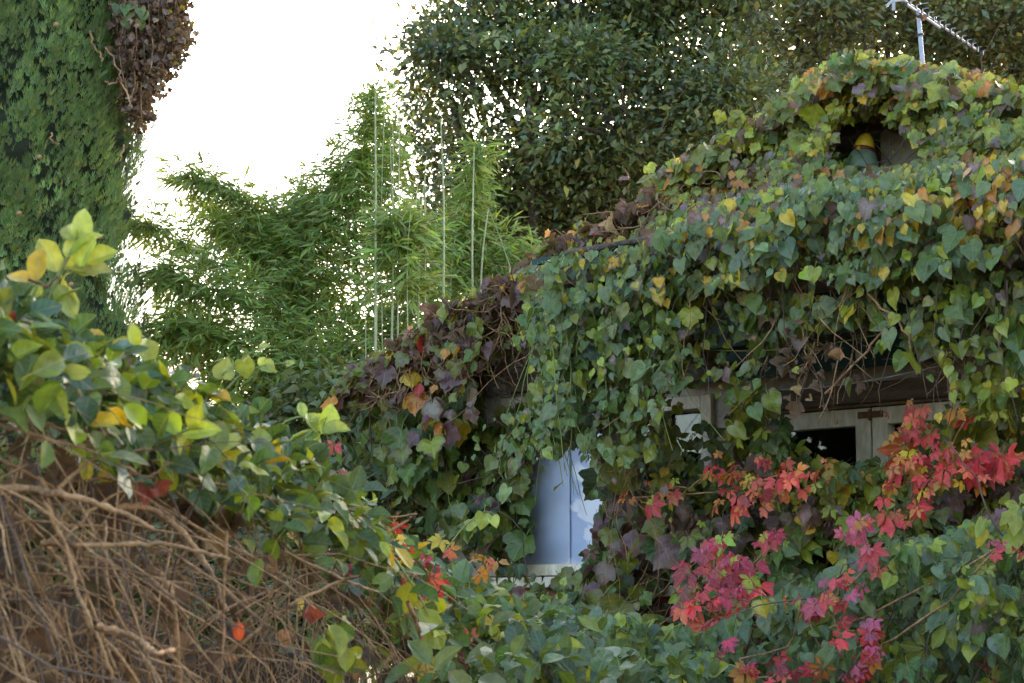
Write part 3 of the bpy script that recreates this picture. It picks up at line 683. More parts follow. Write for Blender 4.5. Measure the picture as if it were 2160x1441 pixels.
for pts in ([(190, 65), (197, 95), (212, 115), (216, 130)], [(222, 100), (240, 125), (253, 160), (262, 185), (275, 220)], [(220, 172), (235, 178), (250, 165)], [(262, 305), (258, 325), (246, 342)], [(108, 280), (112, 300), (125, 304)]):
    pth = smooth_path([at(x, y, 8.62) for x, y in pts], 4, .004); MB().tube(pth, .004, 5).build('bare_twig', M_TWIG, cyp)
for (x, y) in ((83, 331), (118, 52), (40, 450), (150, 600), (210, 500)):
    bmx = bmesh.new(); bmesh.ops.create_icosphere(bmx, subdivisions=2, radius=.012); me = bpy.data.meshes.new('cone'); bmx.to_mesh(me); bmx.free(); me.materials.append(M_TWIG)
    link('cone', me, cyp, tuple(at(x, y, 8.6) - cy_c))

# dry climber hanging off the cypress
dv_ = Plant('dry_vine', 'brown dead vine mass hanging off the cypress at the top', 'vine', at(330, -60, 9.0)); dv_.twig_mat = M_TWIG
for k in range(165):
    x = rng.uniform(262, 384); bot = np.interp(x, [258, 275, 300, 330, 360, 384], [70, 265, 240, 180, 150, 100]) * rng.uniform(.75, 1.15)
    y0 = -120; Yd = 9.25 + rng.normal(0, .12); a = at(x + rng.normal(0, 8), y0, Yd); b = at(x + rng.normal(0, 6), bot, Yd)
    pth = smooth_path([a, a * .6 + b * .4 + rng.normal(0, .02, 3), a * .25 + b * .75 + rng.normal(0, .02, 3), b], 4, .004)
    if k < 60: dv_.stem(pth, .0028, M_TWIG, 4)
    m_ = 40; t = rng.uniform(.05, 1, m_); i = np.minimum((t * (len(pth) - 1)).astype(int), len(pth) - 2)
    P = pth[i] + rng.normal(0, .022, (m_, 3)); T = -UPZ + rng.normal(0, .5, (m_, 3)); Nn = rng.normal(0, 1, (m_, 3)) + np.array([0, -1, .2])
    col = palette(m_, [(55, (.15, .09, .06), .5), (30, (.09, .06, .045), .5), (15, (.26, .16, .10), .4)])
    if x > 350: kk = rng.random(m_) < .12; col[kk] = palette(int(kk.sum()), [(1, (.34, .30, .03), .1)])
    dv_.add(P, T, Nn, .019 * np.exp(rng.normal(0, .3, m_)), 'dry' if k % 3 else 'ivy', col, False)
for (x, y) in ((250, 12), (268, 14), (282, 8), (296, 18), (304, 26), (276, 26), (262, 42), (296, 44)):
    P = at(np.array([x]), np.array([y]), np.array([8.95])); dv_.add(P, -UPZ + rng.normal(0, .5, (1, 3)), np.array([[0, -1, .3]]), .05, 'heart', palette(1, [(1, G_GREY, .05)]), False)

# ------------------------------------------------------------------ bamboo
def bamboo(name, label, culms, foliage, pal, Y0):
    b = thing(name, label, 'bamboo', at(culms[0][0][0][0], 1300, Y0) * np.array([1, 1, 0]), 'bamboo clumps behind the hedge')
    loc = np.array(b.location); Ps, Ts, Ns, Ss = [], [], [], []
    tw = MB()
    for pts, Y, th, vis in culms:
        pth = smooth_path([at(x, y, Y) for x, y in pts], 6); low = pth[0].copy(); low[2] = 0
        full = np.vstack([low, pth]); n = len(full); rr = np.linspace(th, th * .35, n)
        if vis:
            m = MB(); m.tube(full, rr, 7)
            o = m.build('culm', M_CULM, b, smooth=True)
            seg = np.linalg.norm(np.diff(full, axis=0), axis=1).sum(); nn = int(seg / .28)
            nm = MB()
            for q_ in range(nn):
                t = (q_ + .5) / nn * (n - 1); i = min(int(t), n - 2); c = full[i] + (full[i + 1] - full[i]) * (t - i); d = nrm(full[i + 1] - full[i]); r_ = rr[i] * 1.3
                nm.tube(np.array([c - d * .006, c, c + d * .006]), np.array([r_ * .8, r_, r_ * .8]), 7)
            nm.build('node_ring', M_CULM, o, smooth=True)['kind'] = 'stuff'
    for (pts, Y, spread, count, size) in foliage:           # leafy branch: fans of leaves along an arching twig
        pth = smooth_path([at(x, y, Y) for x, y in pts], 6); n = len(pth)
        tw.tube(pth, np.linspace(.006, .002, n), 4)
        s = spread * Y / FPX
        for q_ in range(int(count * 1.6)):
            t = rng.uniform(.02, 1) * (n - 1); i = min(int(t), n - 2); c = pth[i] + (pth[i + 1] - pth[i]) * (t - i)
            d = nrm(pth[min(i + 1, n - 1)] - pth[i]) * .35 + rand_dir(1)[0] * np.array([1, .8, .75]) + UPZ * .12; d = nrm(d)
            e = c + d * s * rng.uniform(.15, 1.25) * (1 - .5 * t / n); e[2] -= .08 * s
            if q_ % 4 == 0: tw.tube(np.array([c, (c + e) / 2 + UPZ * .015, e]), .0018, 3)
            m_ = rng.integers(4, 9)
            ax = nrm(e - c); side = nrm(np.cross(ax, UPZ) + 1e-4)
            fan = rng.uniform(-1.25, 1.25, m_)
            T = ax * np.cos(fan)[:, None] + side * np.sin(fan)[:, None] - UPZ * rng.uniform(.05, .75, (m_, 1)) + rng.normal(0, .18, (m_, 3))
            Ps.append(e - ax * rng.uniform(0, .09, (m_, 1)) + rng.normal(0, .012, (m_, 3))); Ts.append(T)
            Ns.append(UPZ * .6 + np.array([0, -.8, 0]) + rng.normal(0, .55, (m_, 3))); Ss.append(size * np.exp(rng.normal(0, .22, m_)))
    tw.build('branchlets', M_TWIGG, b)['kind'] = 'stuff'
    P = np.vstack(Ps); n = len(P); C = palette(n, pal, .2)
    o = build_leaves('foliage', b, P, np.vstack(Ts), np.vstack(Ns), np.concatenate(Ss) * .86, C, .07, M_BAMB, .02, .14); o['kind'] = 'stuff'
    return b
P_BAM = [(50, (.23, .30, .07), 0), (35, (.29, .36, .085), 0), (15, (.16, .23, .065), 0)]
P_BAMD = [(60, (.21, .28, .065), 0), (30, (.26, .33, .075), 0), (10, (.14, .2, .06), 0)]
bamboo('arching_bamboo', 'bushy bamboo arching left towards the cypress', [([(640, 900), (560, 700), (440, 560), (300, 470), (240, 465)], 10.2, .007, True), ([(660, 900), (600, 640), (520, 430), (420, 352)], 10.3, .007, True),
        ([(640, 760), (637, 420), (630, 240)], 10.4, .005, True), ([(611, 600), (604, 420), (597, 300)], 10.5, .002, True)],
       [([(640, 800), (560, 660), (440, 550), (330, 480), (235, 465)], 10.2, 95, 300, .085), ([(660, 800), (600, 620), (540, 470), (480, 400), (370, 365)], 10.3, 90, 300, .085),
        ([(660, 780), (520, 640), (400, 600), (340, 570)], 10.0, 120, 240, .085), ([(660, 850), (520, 740), (410, 690), (350, 715)], 10.0, 130, 320, .085),
        ([(680, 850), (610, 620), (590, 520), (600, 450)], 10.5, 120, 320, .085), ([(600, 900), (480, 800), (430, 720), (370, 650)], 10.3, 140, 320, .085), ([(700, 760), (620, 600), (540, 520), (450, 470)], 10.4, 130, 280, .085),
        ([(640, 720), (560, 560), (500, 470), (420, 420)], 10.6, 90, 170, .08), ([(650, 700), (630, 560), (615, 470), (640, 400)], 10.6, 100, 200, .08)], P_BAM, 10.2)
cul = []
for x, y0, y1, th in ((790, 780, 185, .0105), (836, 700, 240, .006), (822, 690, 300, .006), (893, 690, 370, .0085), (882, 700, 330, .005), (930, 680, 250, .0085), (805, 690, 130, .003), (828, 400, 140, .0025), (880, 500, 370, .0045), (860, 700, 420, .004), (770, 780, 520, .004)):
    cul.append(([(x + 2, y0 + 120), (x + rng.normal(0, 4), (y0 + y1) / 2), (x + rng.normal(4, 7), y1)], 9.5 + rng.uniform(-.08, .1), th * .85, True))
bamboo('tall_bamboo', 'tall upright bamboo clump with many pale bare culms', cul,
       [([(760, 700), (750, 480), (765, 330), (785, 195)], 10.2, 105, 330, .085), ([(700, 800), (690, 560), (705, 420), (740, 330)], 10.3, 130, 360, .085),
        ([(850, 640), (850, 540), (840, 465)], 9.55, 100, 190, .105), ([(700, 1000), (690, 850), (720, 720)], 10.0, 170, 420, .085),
        ([(820, 1000), (830, 830), (830, 650)], 10.05, 170, 420, .09), ([(560, 980), (540, 860), (600, 760)], 10.2, 170, 360, .085), ([(900, 800), (905, 620), (890, 480)], 10.2, 130, 260, .085),
        ([(790, 560), (800, 400), (815, 260)], 10.4, 95, 190, .08), ([(660, 680), (650, 500), (690, 400)], 10.4, 105, 220, .08)], P_BAM, 10.0)
bamboo('slender_bamboo', 'slender bamboo clump close behind the cottage roof edge', [([(998, 760), (996, 520), (1000, 310)], 10.05, .008, True), ([(1010, 760), (1016, 560), (1030, 440)], 10.05, .007, True), ([(1075, 560), (1050, 490), (1030, 440)], 10.0, .003, True), ([(945, 780), (950, 600), (960, 500)], 10.2, .005, True)],
       [([(1000, 600), (998, 450), (1008, 300)], 10.4, 80, 190, .085), ([(960, 800), (955, 600), (960, 470)], 10.5, 120, 300, .085), ([(1050, 800), (1060, 640), (1040, 500)], 10.5, 130, 300, .085), ([(1150, 760), (1160, 620), (1120, 530)], 10.6, 120, 220, .085), ([(920, 960), (930, 820), (920, 700)], 10.3, 160, 320, .085)], P_BAMD, 10.3)

# ================================================================== CLIMBERS ON THE COTTAGE
CLEAR += [([(1120, 1000), (1140, 960), (1180, 975), (1195, 935), (1225, 980), (1262, 985), (1245, 1040), (1275, 1070), (1235, 1110), (1240, 1195), (1160, 1220), (1095, 1190), (1125, 1130), (1098, 1090)], .98),
          ([(1005, 800), (1050, 735), (1135, 725), (1145, 800), (1110, 860), (1020, 880)], .93),
          ([(1395, 850), (1450, 810), (1535, 800), (1535, 985), (1470, 1010), (1390, 980)], .8),
          ([(1650, 885), (1640, 850), (1800, 815), (1900, 800), (2010, 825), (2000, 870), (1920, 890), (1905, 985), (1800, 990), (1670, 965)], .985),
          ([(1600, 720), (1900, 680), (1940, 800), (1900, 830), (1640, 880), (1590, 810)], .93),
          ([(1775, 262), (1850, 250), (1910, 280), (1950, 335), (1890, 362), (1775, 358), (1760, 310)], .985),
          ([(1600, 570), (1700, 555), (1780, 570), (1760, 640), (1620, 650)], .7), ([(1430, 690), (1560, 680), (1580, 770), (1470, 790)], .6),
          ([(1250, 520), (1300, 480), (1420, 390), (1435, 415), (1320, 500), (1260, 540)], .7),
          ([(1380, 1215), (1440, 1215), (1435, 1320), (1370, 1320)], .85), ([(1700, 1170), (1780, 1150), (1790, 1215), (1700, 1230)], .6)]
RECOLOR += [(1500, 370, 160, 110, [(30, ORANGE, .3), (20, YEL, .3), (30, BROWN, .6), (20, MAUVE, .5)], .28), (1980, 440, 200, 70, [(50, YEL, .3), (30, ORANGE, .3), (20, MAUVE, .5)], .30),
            (2090, 420, 100, 90, [(60, YEL, .3), (40, ORANGE, .4)], .4), (1850, 150, 280, 60, [(40, ORANGE, .4), (30, YEL, .3), (30, MAUVE, .5)], .3), (1820, 250, 160, 60, P_YG, .35),
            (1620, 620, 280, 60, P_YG, .22), (2100, 900, 130, 130, P_YG, .45), (1790, 1050, 140, 70, P_YG, .6), (2100, 1080, 90, 60, P_YG, .65),
            (1350, 1100, 130, 110, [(50, PURP, .5), (30, MAUVE, .6), (20, G_DARK, .3)], .45), (1640, 1080, 120, 60, [(60, PURP, .5), (40, MAUVE, .5)], .4), (2080, 1040, 70, 60, [(1, PURP, .4)], .5)]
GR = 'climbers growing over the cottage'
v = Plant('gable_ivy', 'olive and yellow ivy matting the gable around the ornament hole', 'vine', hp(1.8, 0, .05), GR)
G_POLY = [(1090, 565), (1250, 495), (1430, 380), (1560, 288), (1640, 222), (1700, 158), (1780, 118), (1900, 128), (2000, 142), (2160, 186), (2330, 240), (2330, 420), (2160, 370), (1900, 390), (1700, 410), (1500, 480), (1300, 545), (1100, 600)]
GT = [(1430, 370), (1560, 278), (1640, 212), (1700, 148), (1780, 104), (1900, 116), (2000, 130), (2160, 176), (2330, 230), (2330, 300), (2160, 240), (1900, 190), (1760, 190), (1640, 290), (1480, 410)]
_gx = [1090, 1430, 1640, 1780, 1900, 2160, 2330]; _gt = [560, 375, 218, 112, 122, 182, 240]; _gb = [600, 500, 420, 395, 370, 345, 330]
def gmound(x, y):
    f = np.clip((y - np.interp(x, _gx, _gt)) / (np.interp(x, _gx, _gb) - np.interp(x, _gx, _gt)), 0, 1)
    hole = np.exp(-(((x - 1840) / 95) ** 2 + ((y - 305) / 60) ** 2)); return (.16 + .42 * f ** 1.4) * (1 - .75 * hole)
layer(v, G_POLY, 18, -.06, .02, .040, 'ivy', P_GABLE, mound=gmound, up=.6); layer(v, G_POLY, 19, .0, .10, .042, 'ivy', P_GABLE, (170, .6), mound=gmound, up=.7); layer(v, G_POLY, 21, .06, .16, .043, 'ivy', P_GABLE, (110, .3), up=.8, mound=gmound)
layer(v, G_POLY, 18, .05, .10, .040, 'ivy', P_GABLE, (150, .3))
layer(v, GT, 20, .16, .30, .043, 'ivy', P_GABLE, up=.9, swing=.9); layer(v, GT, 34, .24, .36, .042, 'heart', P_HEART, (90, .0), up=.9, swing=.9)
layer(v, [(1950, 130), (2330, 230), (2330, 300), (2000, 240)], 30, .34, .44, .06, 'heart', P_HEART, (120, .2), up=.8)
layer(v, [(1080, 570), (1260, 490), (1440, 372), (1460, 430), (1300, 540), (1120, 600)], 26, .3, .4, .048, 'ivy', P_RAKE, (110, .4), up=.9, swing=.9)
creepers(v, G_POLY, 80, .02, .14, .0022); creepers(v, [(1080, 575), (1250, 500), (1480, 350), (1500, 420), (1300, 540), (1120, 600)], 110, .3, .42, .0026, M_TWIG, (.12, .3), .45)

v = Plant('heart_leaved_vine', 'grey-green heart-leaved vine heaped along the veranda roof edge', 'vine', hp(2.2, 0, .9), GR)
H_POLY = [(1105, 565), (1200, 535), (1330, 520), (1480, 440), (1620, 400), (1760, 385), (1900, 360), (2030, 345), (2160, 325), (2330, 300), (2330, 560), (2160, 540), (1900, 580), (1600, 600), (1400, 620), (1150, 640)]
H_TOP = [(1105, 558), (1200, 530), (1330, 515), (1480, 432), (1620, 392), (1760, 376), (1900, 350), (2030, 335), (2160, 318), (2330, 295), (2330, 380), (2160, 400), (1900, 440), (1620, 470), (1400, 570), (1150, 600)]
layer(v, H_POLY, 25, .84, .9, .044, 'heart', P_HEART, None, .5); layer(v, H_POLY, 25, .9, 1.03, .045, 'heart', P_HEART, (200, .45), .6)
layer(v, H_POLY, 28, .95, 1.10, .048, 'heart', P_HEART, (150, .1), .6); layer(v, H_POLY, 34, .88, 1.06, .046, 'ivy', P_GABLE, (130, .2), .5); layer(v, H_TOP, 26, .75, .98, .046, 'heart', P_HEART, None, 1.1, .9)
layer(v, H_POLY, 52, 1.0, 1.10, .058, 'heart', P_HEART, (90, .2), .6)
layer(v, H_TOP, 46, .8, 1.02, .045, 'dry', [(1, BROWN, .4), (1, ORANGE, .4), (1, MAUVE, .5)], (120, .1), .8, .9)
creepers(v, H_POLY, 50, .82, .92, .002, M_TWIG, (.2, .5))
v.stem(smooth_path([hp(3.9, .02, .95), hp(3.85, 1.2, .92), hp(3.9, 2.2, .92), hp(3.7, 2.78, .9), hp(2.4, 2.87, .88), hp(1.0, 2.86, .89)], 4), .011, M_BARK, 7)

v = Plant('hanging_vine', 'curtain of small green heart leaves hanging between roof edge and window', 'vine', hp(1.0, 0, .85), GR)
C_POLY = [(1118, 600), (1420, 610), (1490, 680), (1470, 790), (1400, 820), (1390, 960), (1310, 985), (1290, 930), (1190, 950), (1135, 940), (1125, 800), (1140, 740), (1110, 690)]
layer(v, C_POLY, 24, .6, .72, .050, 'ivy', P_CURT, None, .3); layer(v, C_POLY, 25, .72, .86, .042, 'heart', P_CURT, (180, .5), .3); layer(v, C_POLY, 30, .82, .95, .044, 'heart', P_CURT, (120, .1), .3); layer(v, C_POLY, 34, .84, .97, .056, 'ivy', P_CURT, (110, -.1), .3)
tx = rng.uniform(1120, 1420, 70); strands(v, np.column_stack([tx, rng.uniform(590, 700, 70)]), .9, rng.uniform(.3, .75, 70) * np.interp(tx, [1120, 1200, 1300, 1420], [1, .9, .75, .55]), .038, 'heart', P_CURT, .04, .02, M_TWIGG, stemp=.35)
tx = rng.uniform(1130, 1200, 26); strands(v, np.column_stack([tx, rng.uniform(640, 720, 26)]), .95, rng.uniform(.35, .62, 26), .032, 'heart', [(60, G_GREY, .05), (30, G_MID, .1), (10, G_YEL, .1)], .028, .015, M_TWIGG, stemp=.4)
creepers(v, C_POLY, 45, .58, .78, .002, M_TWIG, (.2, .6))

v = Plant('veranda_vine', 'thin trailing vine with dry leaves hanging before the dark veranda', 'vine', hp(2.6, 0, .85), GR)
R_POLY = [(1420, 590), (1600, 560), (1900, 560), (2330, 530), (2330, 860), (2060, 850), (1980, 790), (1900, 720), (1640, 720), (1600, 860), (1520, 840), (1470, 780), (1430, 700)]
layer(v, R_POLY, 27, .62, .74, .046, 'heart', P_CURT + [(8, YEL, .3)], (150, .4), .3); layer(v, R_POLY, 29, .74, .9, .047, 'heart', P_CURT + [(12, G_YEL, .2)], (140, .15), .3); layer(v, R_POLY, 38, .7, .92, .054, 'ivy', P_CURT, (110, .05), .3)
layer(v, [(1950, 560), (2330, 540), (2330, 900), (2050, 880), (1960, 700)], 32, .6, .8, .062, 'palm', P_CRG, (150, .5), .4)
tx = rng.uniform(1430, 2300, 70); strands(v, np.column_stack([tx, rng.uniform(560, 640, 70)]), .86, rng.uniform(.15, .45, 70), .042, 'heart', P_CURT, .05, .03, M_TWIGD, stemp=.4)
tx = np.concatenate([rng.normal(1680, 60, 8), rng.normal(1715, 14, 4), rng.normal(1780, 50, 2)]); strands(v, np.column_stack([tx, rng.uniform(640, 780, 14)]), .88, rng.uniform(.08, .24, 14), .026, 'dry', P_DRY, .045, .03, M_TWIG, False)
creepers(v, [(1440, 600), (2300, 560), (2300, 720), (1450, 720)], 45, .6, .8, .0016, M_TWIG, (.2, .55), .8)
for pts in ([(1830, 620), (1905, 690), (1920, 760), (1935, 790)], [(1740, 830), (1800, 770), (1870, 690)]):
    v.stem(smooth_path([fac(x, y, .93) for x, y in pts], 5, .004), .0038, M_TWIG, 5)

v = Plant('wall_ivy', 'green ivy with purple and red leaves under the low roof end', 'vine', hp(-.4, 0, .05), GR)
W_POLY = [(1080, 640), (980, 700), (880, 745), (790, 800), (770, 880), (790, 960), (840, 1010), (900, 1060), (950, 1130), (1060, 1190), (1125, 1190), (1118, 1050), (1110, 980), (1150, 900), (1140, 850), (1010, 860), (1000, 800), (1060, 720), (1100, 690)]
layer(v, W_POLY, 28, .05, .10, .075, 'ivy', P_WALL, taper=([900, 1070], [1, .3]), gs=.82); layer(v, W_POLY, 30, .10, .24, .078, 'ivy', P_WALL, (200, .5), taper=([900, 1070], [1, .3]), gs=.82); layer(v, W_POLY, 38, .2, .34, .082, 'ivy', P_WALL, (130, .1), taper=([900, 1070], [1, .3]), gs=.82)
RK = [(1130, 560), (1100, 570), (1060, 640), (980, 690), (880, 735), (785, 790), (775, 850), (860, 850), (930, 900), (1000, 900), (1000, 800), (1080, 710), (1130, 700)]
layer(v, RK, 31, .30, .48, .062, 'ivy', P_RAKE, None, .6, .7, gs=.82); layer(v, RK, 38, .36, .48, .056, 'ivy', P_RAKE + [(20, G_MID, .2)], (120, .1), .5, .7, gs=.82)
layer(v, [(1120, 545), (980, 672), (790, 780), (780, 820), (980, 730), (1120, 640)], 24, .31, .45, .05, 'dry', P_DRY + [(15, PURP, .5)], (120, .2), .8, 1.0)
layer(v, [(800, 870), (1000, 880), (1110, 1000), (1110, 1150), (950, 1120), (800, 980)], 30, .3, .4, .075, 'ivy', P_WALL, (150, .0), taper=([900, 1070], [1, .3]), gs=.82)
creepers(v, [(1130, 560), (900, 720), (780, 800), (800, 850), (1000, 760), (1130, 680)], 150, .3, .42, .0024, M_TWIG, (.12, .3), .45)
creepers(v, [(1000, 740), (1125, 715), (1115, 830), (1000, 850)], 150, .006, .016, .0014, M_TWIGD, (.08, .2), .1); creepers(v, W_POLY, 60, .05, .2, .0028)

def rake_cover(pl, s0, s1, n, sp, size, pal, dz=.03, up=.9):
    s_ = rng.uniform(s0, s1, n); z_ = APEX_Z - SLOPE * np.abs(s_ - APEX_S) + .03 + rng.normal(0, dz, n)
    P = FA + FU * s_[:, None] + UPZ * z_[:, None] + FN * rng.uniform(.30, .40, (n, 1)); T, Nn = hang_dirs(n, FN, up, .9, .5)
    pl.add(P, T, Nn, size * np.exp(rng.normal(0, .25, n)), sp, palette(n, pal), False)
rake_cover(v, -.74, .5, 230, 'ivy', .052, P_RAKE + [(20, G_OLIVE, .3)]); rake_cover(v, -.74, .5, 130, 'dry', .045, P_DRY + [(25, MAUVE, .5)], .035)
rake_cover(PLANTS[1], .35, .66, 40, 'ivy', .045, P_RAKE); rake_cover(PLANTS[1], .92, 1.9, 200, 'ivy', .042, P_GABLE, .035); rake_cover(PLANTS[1], 1.8, 2.9, 150, 'ivy', .043, P_GABLE, .03); rake_cover(PLANTS[1], .4, 1.1, 60, 'dry', .04, P_DRY + [(25, MAUVE, .5)], .03)
v = Plant('sill_ivy', 'dark purple-tinged ivy climbing between the two windows', 'vine', hp(.6, 0, .05), GR)
L_POLY = [(1255, 930), (1400, 960), (1500, 1000), (1560, 1100), (1500, 1200), (1440, 1300), (1250, 1330), (1200, 1260), (1225, 1200), (1250, 1120), (1272, 1050)]
layer(v, L_POLY, 30, .05, .12, .078, 'ivy', P_LOW, gs=.82); layer(v, L_POLY, 33, .14, .34, .08, 'ivy', P_LOW, (160, .5), gs=.82); layer(v, L_POLY, 38, .3, .5, .075, 'ivy', P_LOW + [(30, G_OLIVE, .3)], (130, .1), gs=.82)
layer(v, [(1060, 1180), (1260, 1185), (1300, 1300), (1080, 1290)], 30, .1, .4, .07, 'ivy', P_LOW, None); layer(v, [(1230, 930), (1300, 930), (1280, 1190), (1235, 1190)], 30, .3, .45, .06, 'palm', P_CRG, (120, .4))
layer(v, [(1375, 820), (1480, 815), (1485, 1010), (1380, 1010)], 34, .3, .5, .06, 'ivy', P_CURT, (90, .1), clear=False)
creepers(v, L_POLY, 60, .05, .34, .0024, M_TWIG, (.2, .5))

v = Plant('green_creeper', 'green and yellow five-leaflet creeper under the cream casements', 'vine', hp(1.9, 0, .4), GR)
CG = [(1390, 940), (1560, 830), (1640, 880), (1680, 940), (1800, 970), (1880, 960), (2000, 850), (2330, 800), (2330, 1300), (1400, 1340), (1420, 1200), (1400, 1050)]
layer(v, CG, 36, .2, .3, .078, 'palm', P_CRG, None); layer(v, CG, 38, .3, .46, .078, 'palm', P_CRG, (180, .45)); layer(v, CG, 40, .3, .52, .085, 'ivy', P_LOW, (140, .2)); layer(v, CG, 46, .44, .58, .078, 'palm', P_CRG, (130, .1)); layer(v, CG, 48, .4, .6, 0.055, 'heart', P_HEART, (110, -.1))
creepers(v, CG, 60, .2, .4, .0024, M_TWIG, (.2, .5))
def red_plant(name, label, blobs, o, pal, size=.105):
    p = Plant(name, label, 'creeper', fac(blobs[0][0], blobs[0][1], o) * np.array([1, 1, 0]), 'scarlet creepers below the windows')
    prev = None
    for (cx, cy, rx, ry, n) in blobs:
        n = int(n * 1.45)
        a = rng.uniform(0, 6.28, n); r = np.sqrt(rng.uniform(0, 1, n)); x = cx + 1.35 * rx * r * np.cos(a); y = cy + 1.35 * ry * r * np.sin(a)
        P = fac(x, y, o + rng.uniform(-.05, .14, n)); T, Nn = hang_dirs(n, FN, .35, .6, .4)
        p.add(P, T, Nn, size * np.exp(rng.normal(0, .36, n)), 'palm', palette(n, pal, .24), False)
        c = fac(cx, cy, o - .02)
        if prev is not None: p.stem(smooth_path([prev, (prev + c) / 2 - UPZ * .03, c], 4, .004), .003, M_TWIG, 5)
        prev = c
    return p
red_plant('scarlet_creeper', 'bright scarlet creeper beside the cream casement on the far side', [(1905, 890, 38, 35, 9), (1935, 935, 45, 35, 12), (1985, 985, 65, 35, 20), (2060, 985, 55, 30, 12), (2110, 965, 30, 22, 5), (1925, 1000, 50, 30, 12), (1915, 1060, 40, 40, 12), (2035, 890, 22, 30, 3)], .68, P_RED + [(12, ORANGE, .1), (10, YEL, .2)], .037)
red_plant('orange_creeper', 'orange-red creeper sprays below the dark window post', [(1600, 1000, 55, 30, 12), (1565, 1040, 45, 40, 15), (1640, 1020, 50, 30, 9), (1510, 985, 30, 25, 5), (1400, 1030, 50, 30, 8), (1335, 1050, 22, 18, 3), (1700, 985, 50, 30, 6)], .68, P_ORG + [(25, RED, .08), (12, G_YEL, .2)], .037)
red_plant('crimson_creeper', 'crimson creeper tumbling down from the red boards', [(1510, 1165, 35, 30, 9), (1500, 1205, 50, 40, 18), (1560, 1215, 45, 35, 12), (1590, 1250, 40, 25, 9), (1470, 1280, 35, 40, 12), (1630, 1145, 30, 20, 4), (1535, 1275, 25, 25, 5)], .98, P_RED + [(35, CRIM, .1), (15, (.45, .07, .13), .1), (10, G_YEL, .2)], .037)
red_plant('trailing_creeper', 'pink-red creeper trailing down through the grey shrub', [(1800, 1120, 35, 22, 6), (1838, 1165, 18, 35, 6), (1770, 1240, 35, 30, 8), (1740, 1275, 30, 22, 5), (1805, 1330, 35, 32, 10), (1770, 1400, 45, 35, 12), (1690, 1270, 40, 15, 5), (1640, 1420, 25, 25, 5), (1560, 1390, 40, 35, 6), (2105, 1155, 40, 18, 4), (1830, 1380, 20, 18, 3)], 1.66, P_RED + [(35, (.45, .07, .13), .1)], .034)

v = Plant('front_shrub', 'grey-green leafy shrub bank filling the lower right', 'shrub', hp(2.4, 0, 1.5))
S_POLY = [(1100, 1240), (1250, 1275), (1400, 1310), (1460, 1330), (1560, 1290), (1640, 1240), (1750, 1190), (1850, 1150), (2000, 1110), (2160, 1060), (2330, 1020), (2330, 1620), (1100, 1620)]
layer(v, S_POLY, 26, 1.25, 1.35, .052, 'oval', P_SHRUB, None, .7, .8, clear=False, gs=.78); layer(v, S_POLY, 27, 1.36, 1.55, .054, 'oval', P_SHRUB, (200, .55), .8, .9, clear=False, gs=.78)
layer(v, S_POLY, 31, 1.5, 1.72, .056, 'oval', P_SHRUB, (150, .2), .8, 1.0, clear=False, gs=.78); layer(v, S_POLY, 40, 1.5, 1.74, .040, 'heart', P_HEART, (120, .1), .7, clear=False, gs=.78); layer(v, S_POLY, 44, 1.48, 1.7, .06, 'palm', P_CRG, (140, .05), .6, clear=False, gs=.78)
creepers(v, S_POLY, 130, 1.3, 1.6, .0024, M_TWIGD, (.15, .45), .3)
for k in range(24):
    x, y = rng.uniform(1250, 2250), rng.uniform(1330, 1450); a = fac(x, y + 220, 1.3); b = fac(x + rng.normal(0, 60), y, 1.55); v.stem(smooth_path([a, (a + b) / 2 + rng.normal(0, .03, 3), b], 4, .004), np.linspace(.007, .003, 9), M_TWIGD, 5)

# ================================================================== FOREGROUND HEDGE
HT = np.array([(-160, 500, 2.45), (0, 605, 2.6), (150, 675, 2.8), (330, 775, 3.05), (470, 830, 3.35), (620, 915, 3.7), (740, 1040, 4.1), (880, 1150, 4.6), (1050, 1235, 5.2), (1220, 1300, 5.6), (1420, 1365, 5.7)])
HP = at(HT[:, 0], HT[:, 1], HT[:, 2]); HD = np.concatenate([[0], np.cumsum(np.linalg.norm(np.diff(HP, axis=0), axis=1))])
def hedge_pt(t): return np.column_stack([np.interp(t, HD, HP[:, k]) for k in range(3)])
HGR = 'hedge plants along the fence'
def hedge_leaves(p, t0, t1, n, drop, back, size, sp, pal, up=.9, face=.7, topbias=1.6):
    t = rng.uniform(t0, t1, n) if np.isscalar(t0) else t0; P = hedge_pt(t)
    tng = nrm(hedge_pt(t + .05) - hedge_pt(t - .05)); side = nrm(np.cross(tng, UPZ))
    u = rng.uniform(0, 1, n) ** topbias; wid = .5 + .5 * np.sin(t * 5.1) * np.sin(t * 2.3 + 1)
    off = rng.normal(0, .02 + back * .25, n); P = P - UPZ * (u * drop * (.65 + .6 * wid) + np.where(off > 0, off * .95, -off * .1))[:, None] + side * off[:, None] + UPZ * (rng.normal(0, .016, (n, 1)) - .02)
    out = nrm(side + np.array([0, -.6, 0]))
    T = rand_dir(n) * .8 + out * .4 - UPZ * rng.uniform(-.5, .6, (n, 1)) + tng * .2
    Nn = UPZ * up + out * face + rng.normal(0, .5, (n, 3))
    p.add(P, T, Nn, size * np.clip(np.exp(rng.normal(0, .25, n)), .5, 1.25), sp, palette(n, pal), False)
TT = HD[-1]
h1 = Plant('leafy_hedge', 'large glossy leaves topping the dry hedge on the left', 'hedge', HP[2] * np.array([1, 1, 0]), HGR); h1.twig_mat = M_TWIG
t5 = np.interp(640, HT[:, 0], HD); t8 = np.interp(900, HT[:, 0], HD)
hedge_leaves(h1, 0, t5 * .55, 720, .09, .16, .043, 'oval', P_HEDGE); hedge_leaves(h1, t5 * .4, t5 + .1, 820, .14, .18, .043, 'oval', P_HEDGE)
hedge_leaves(h1, t5 * .3, t5, 40, .1, .1, .05, 'heart', P_HEDGE)
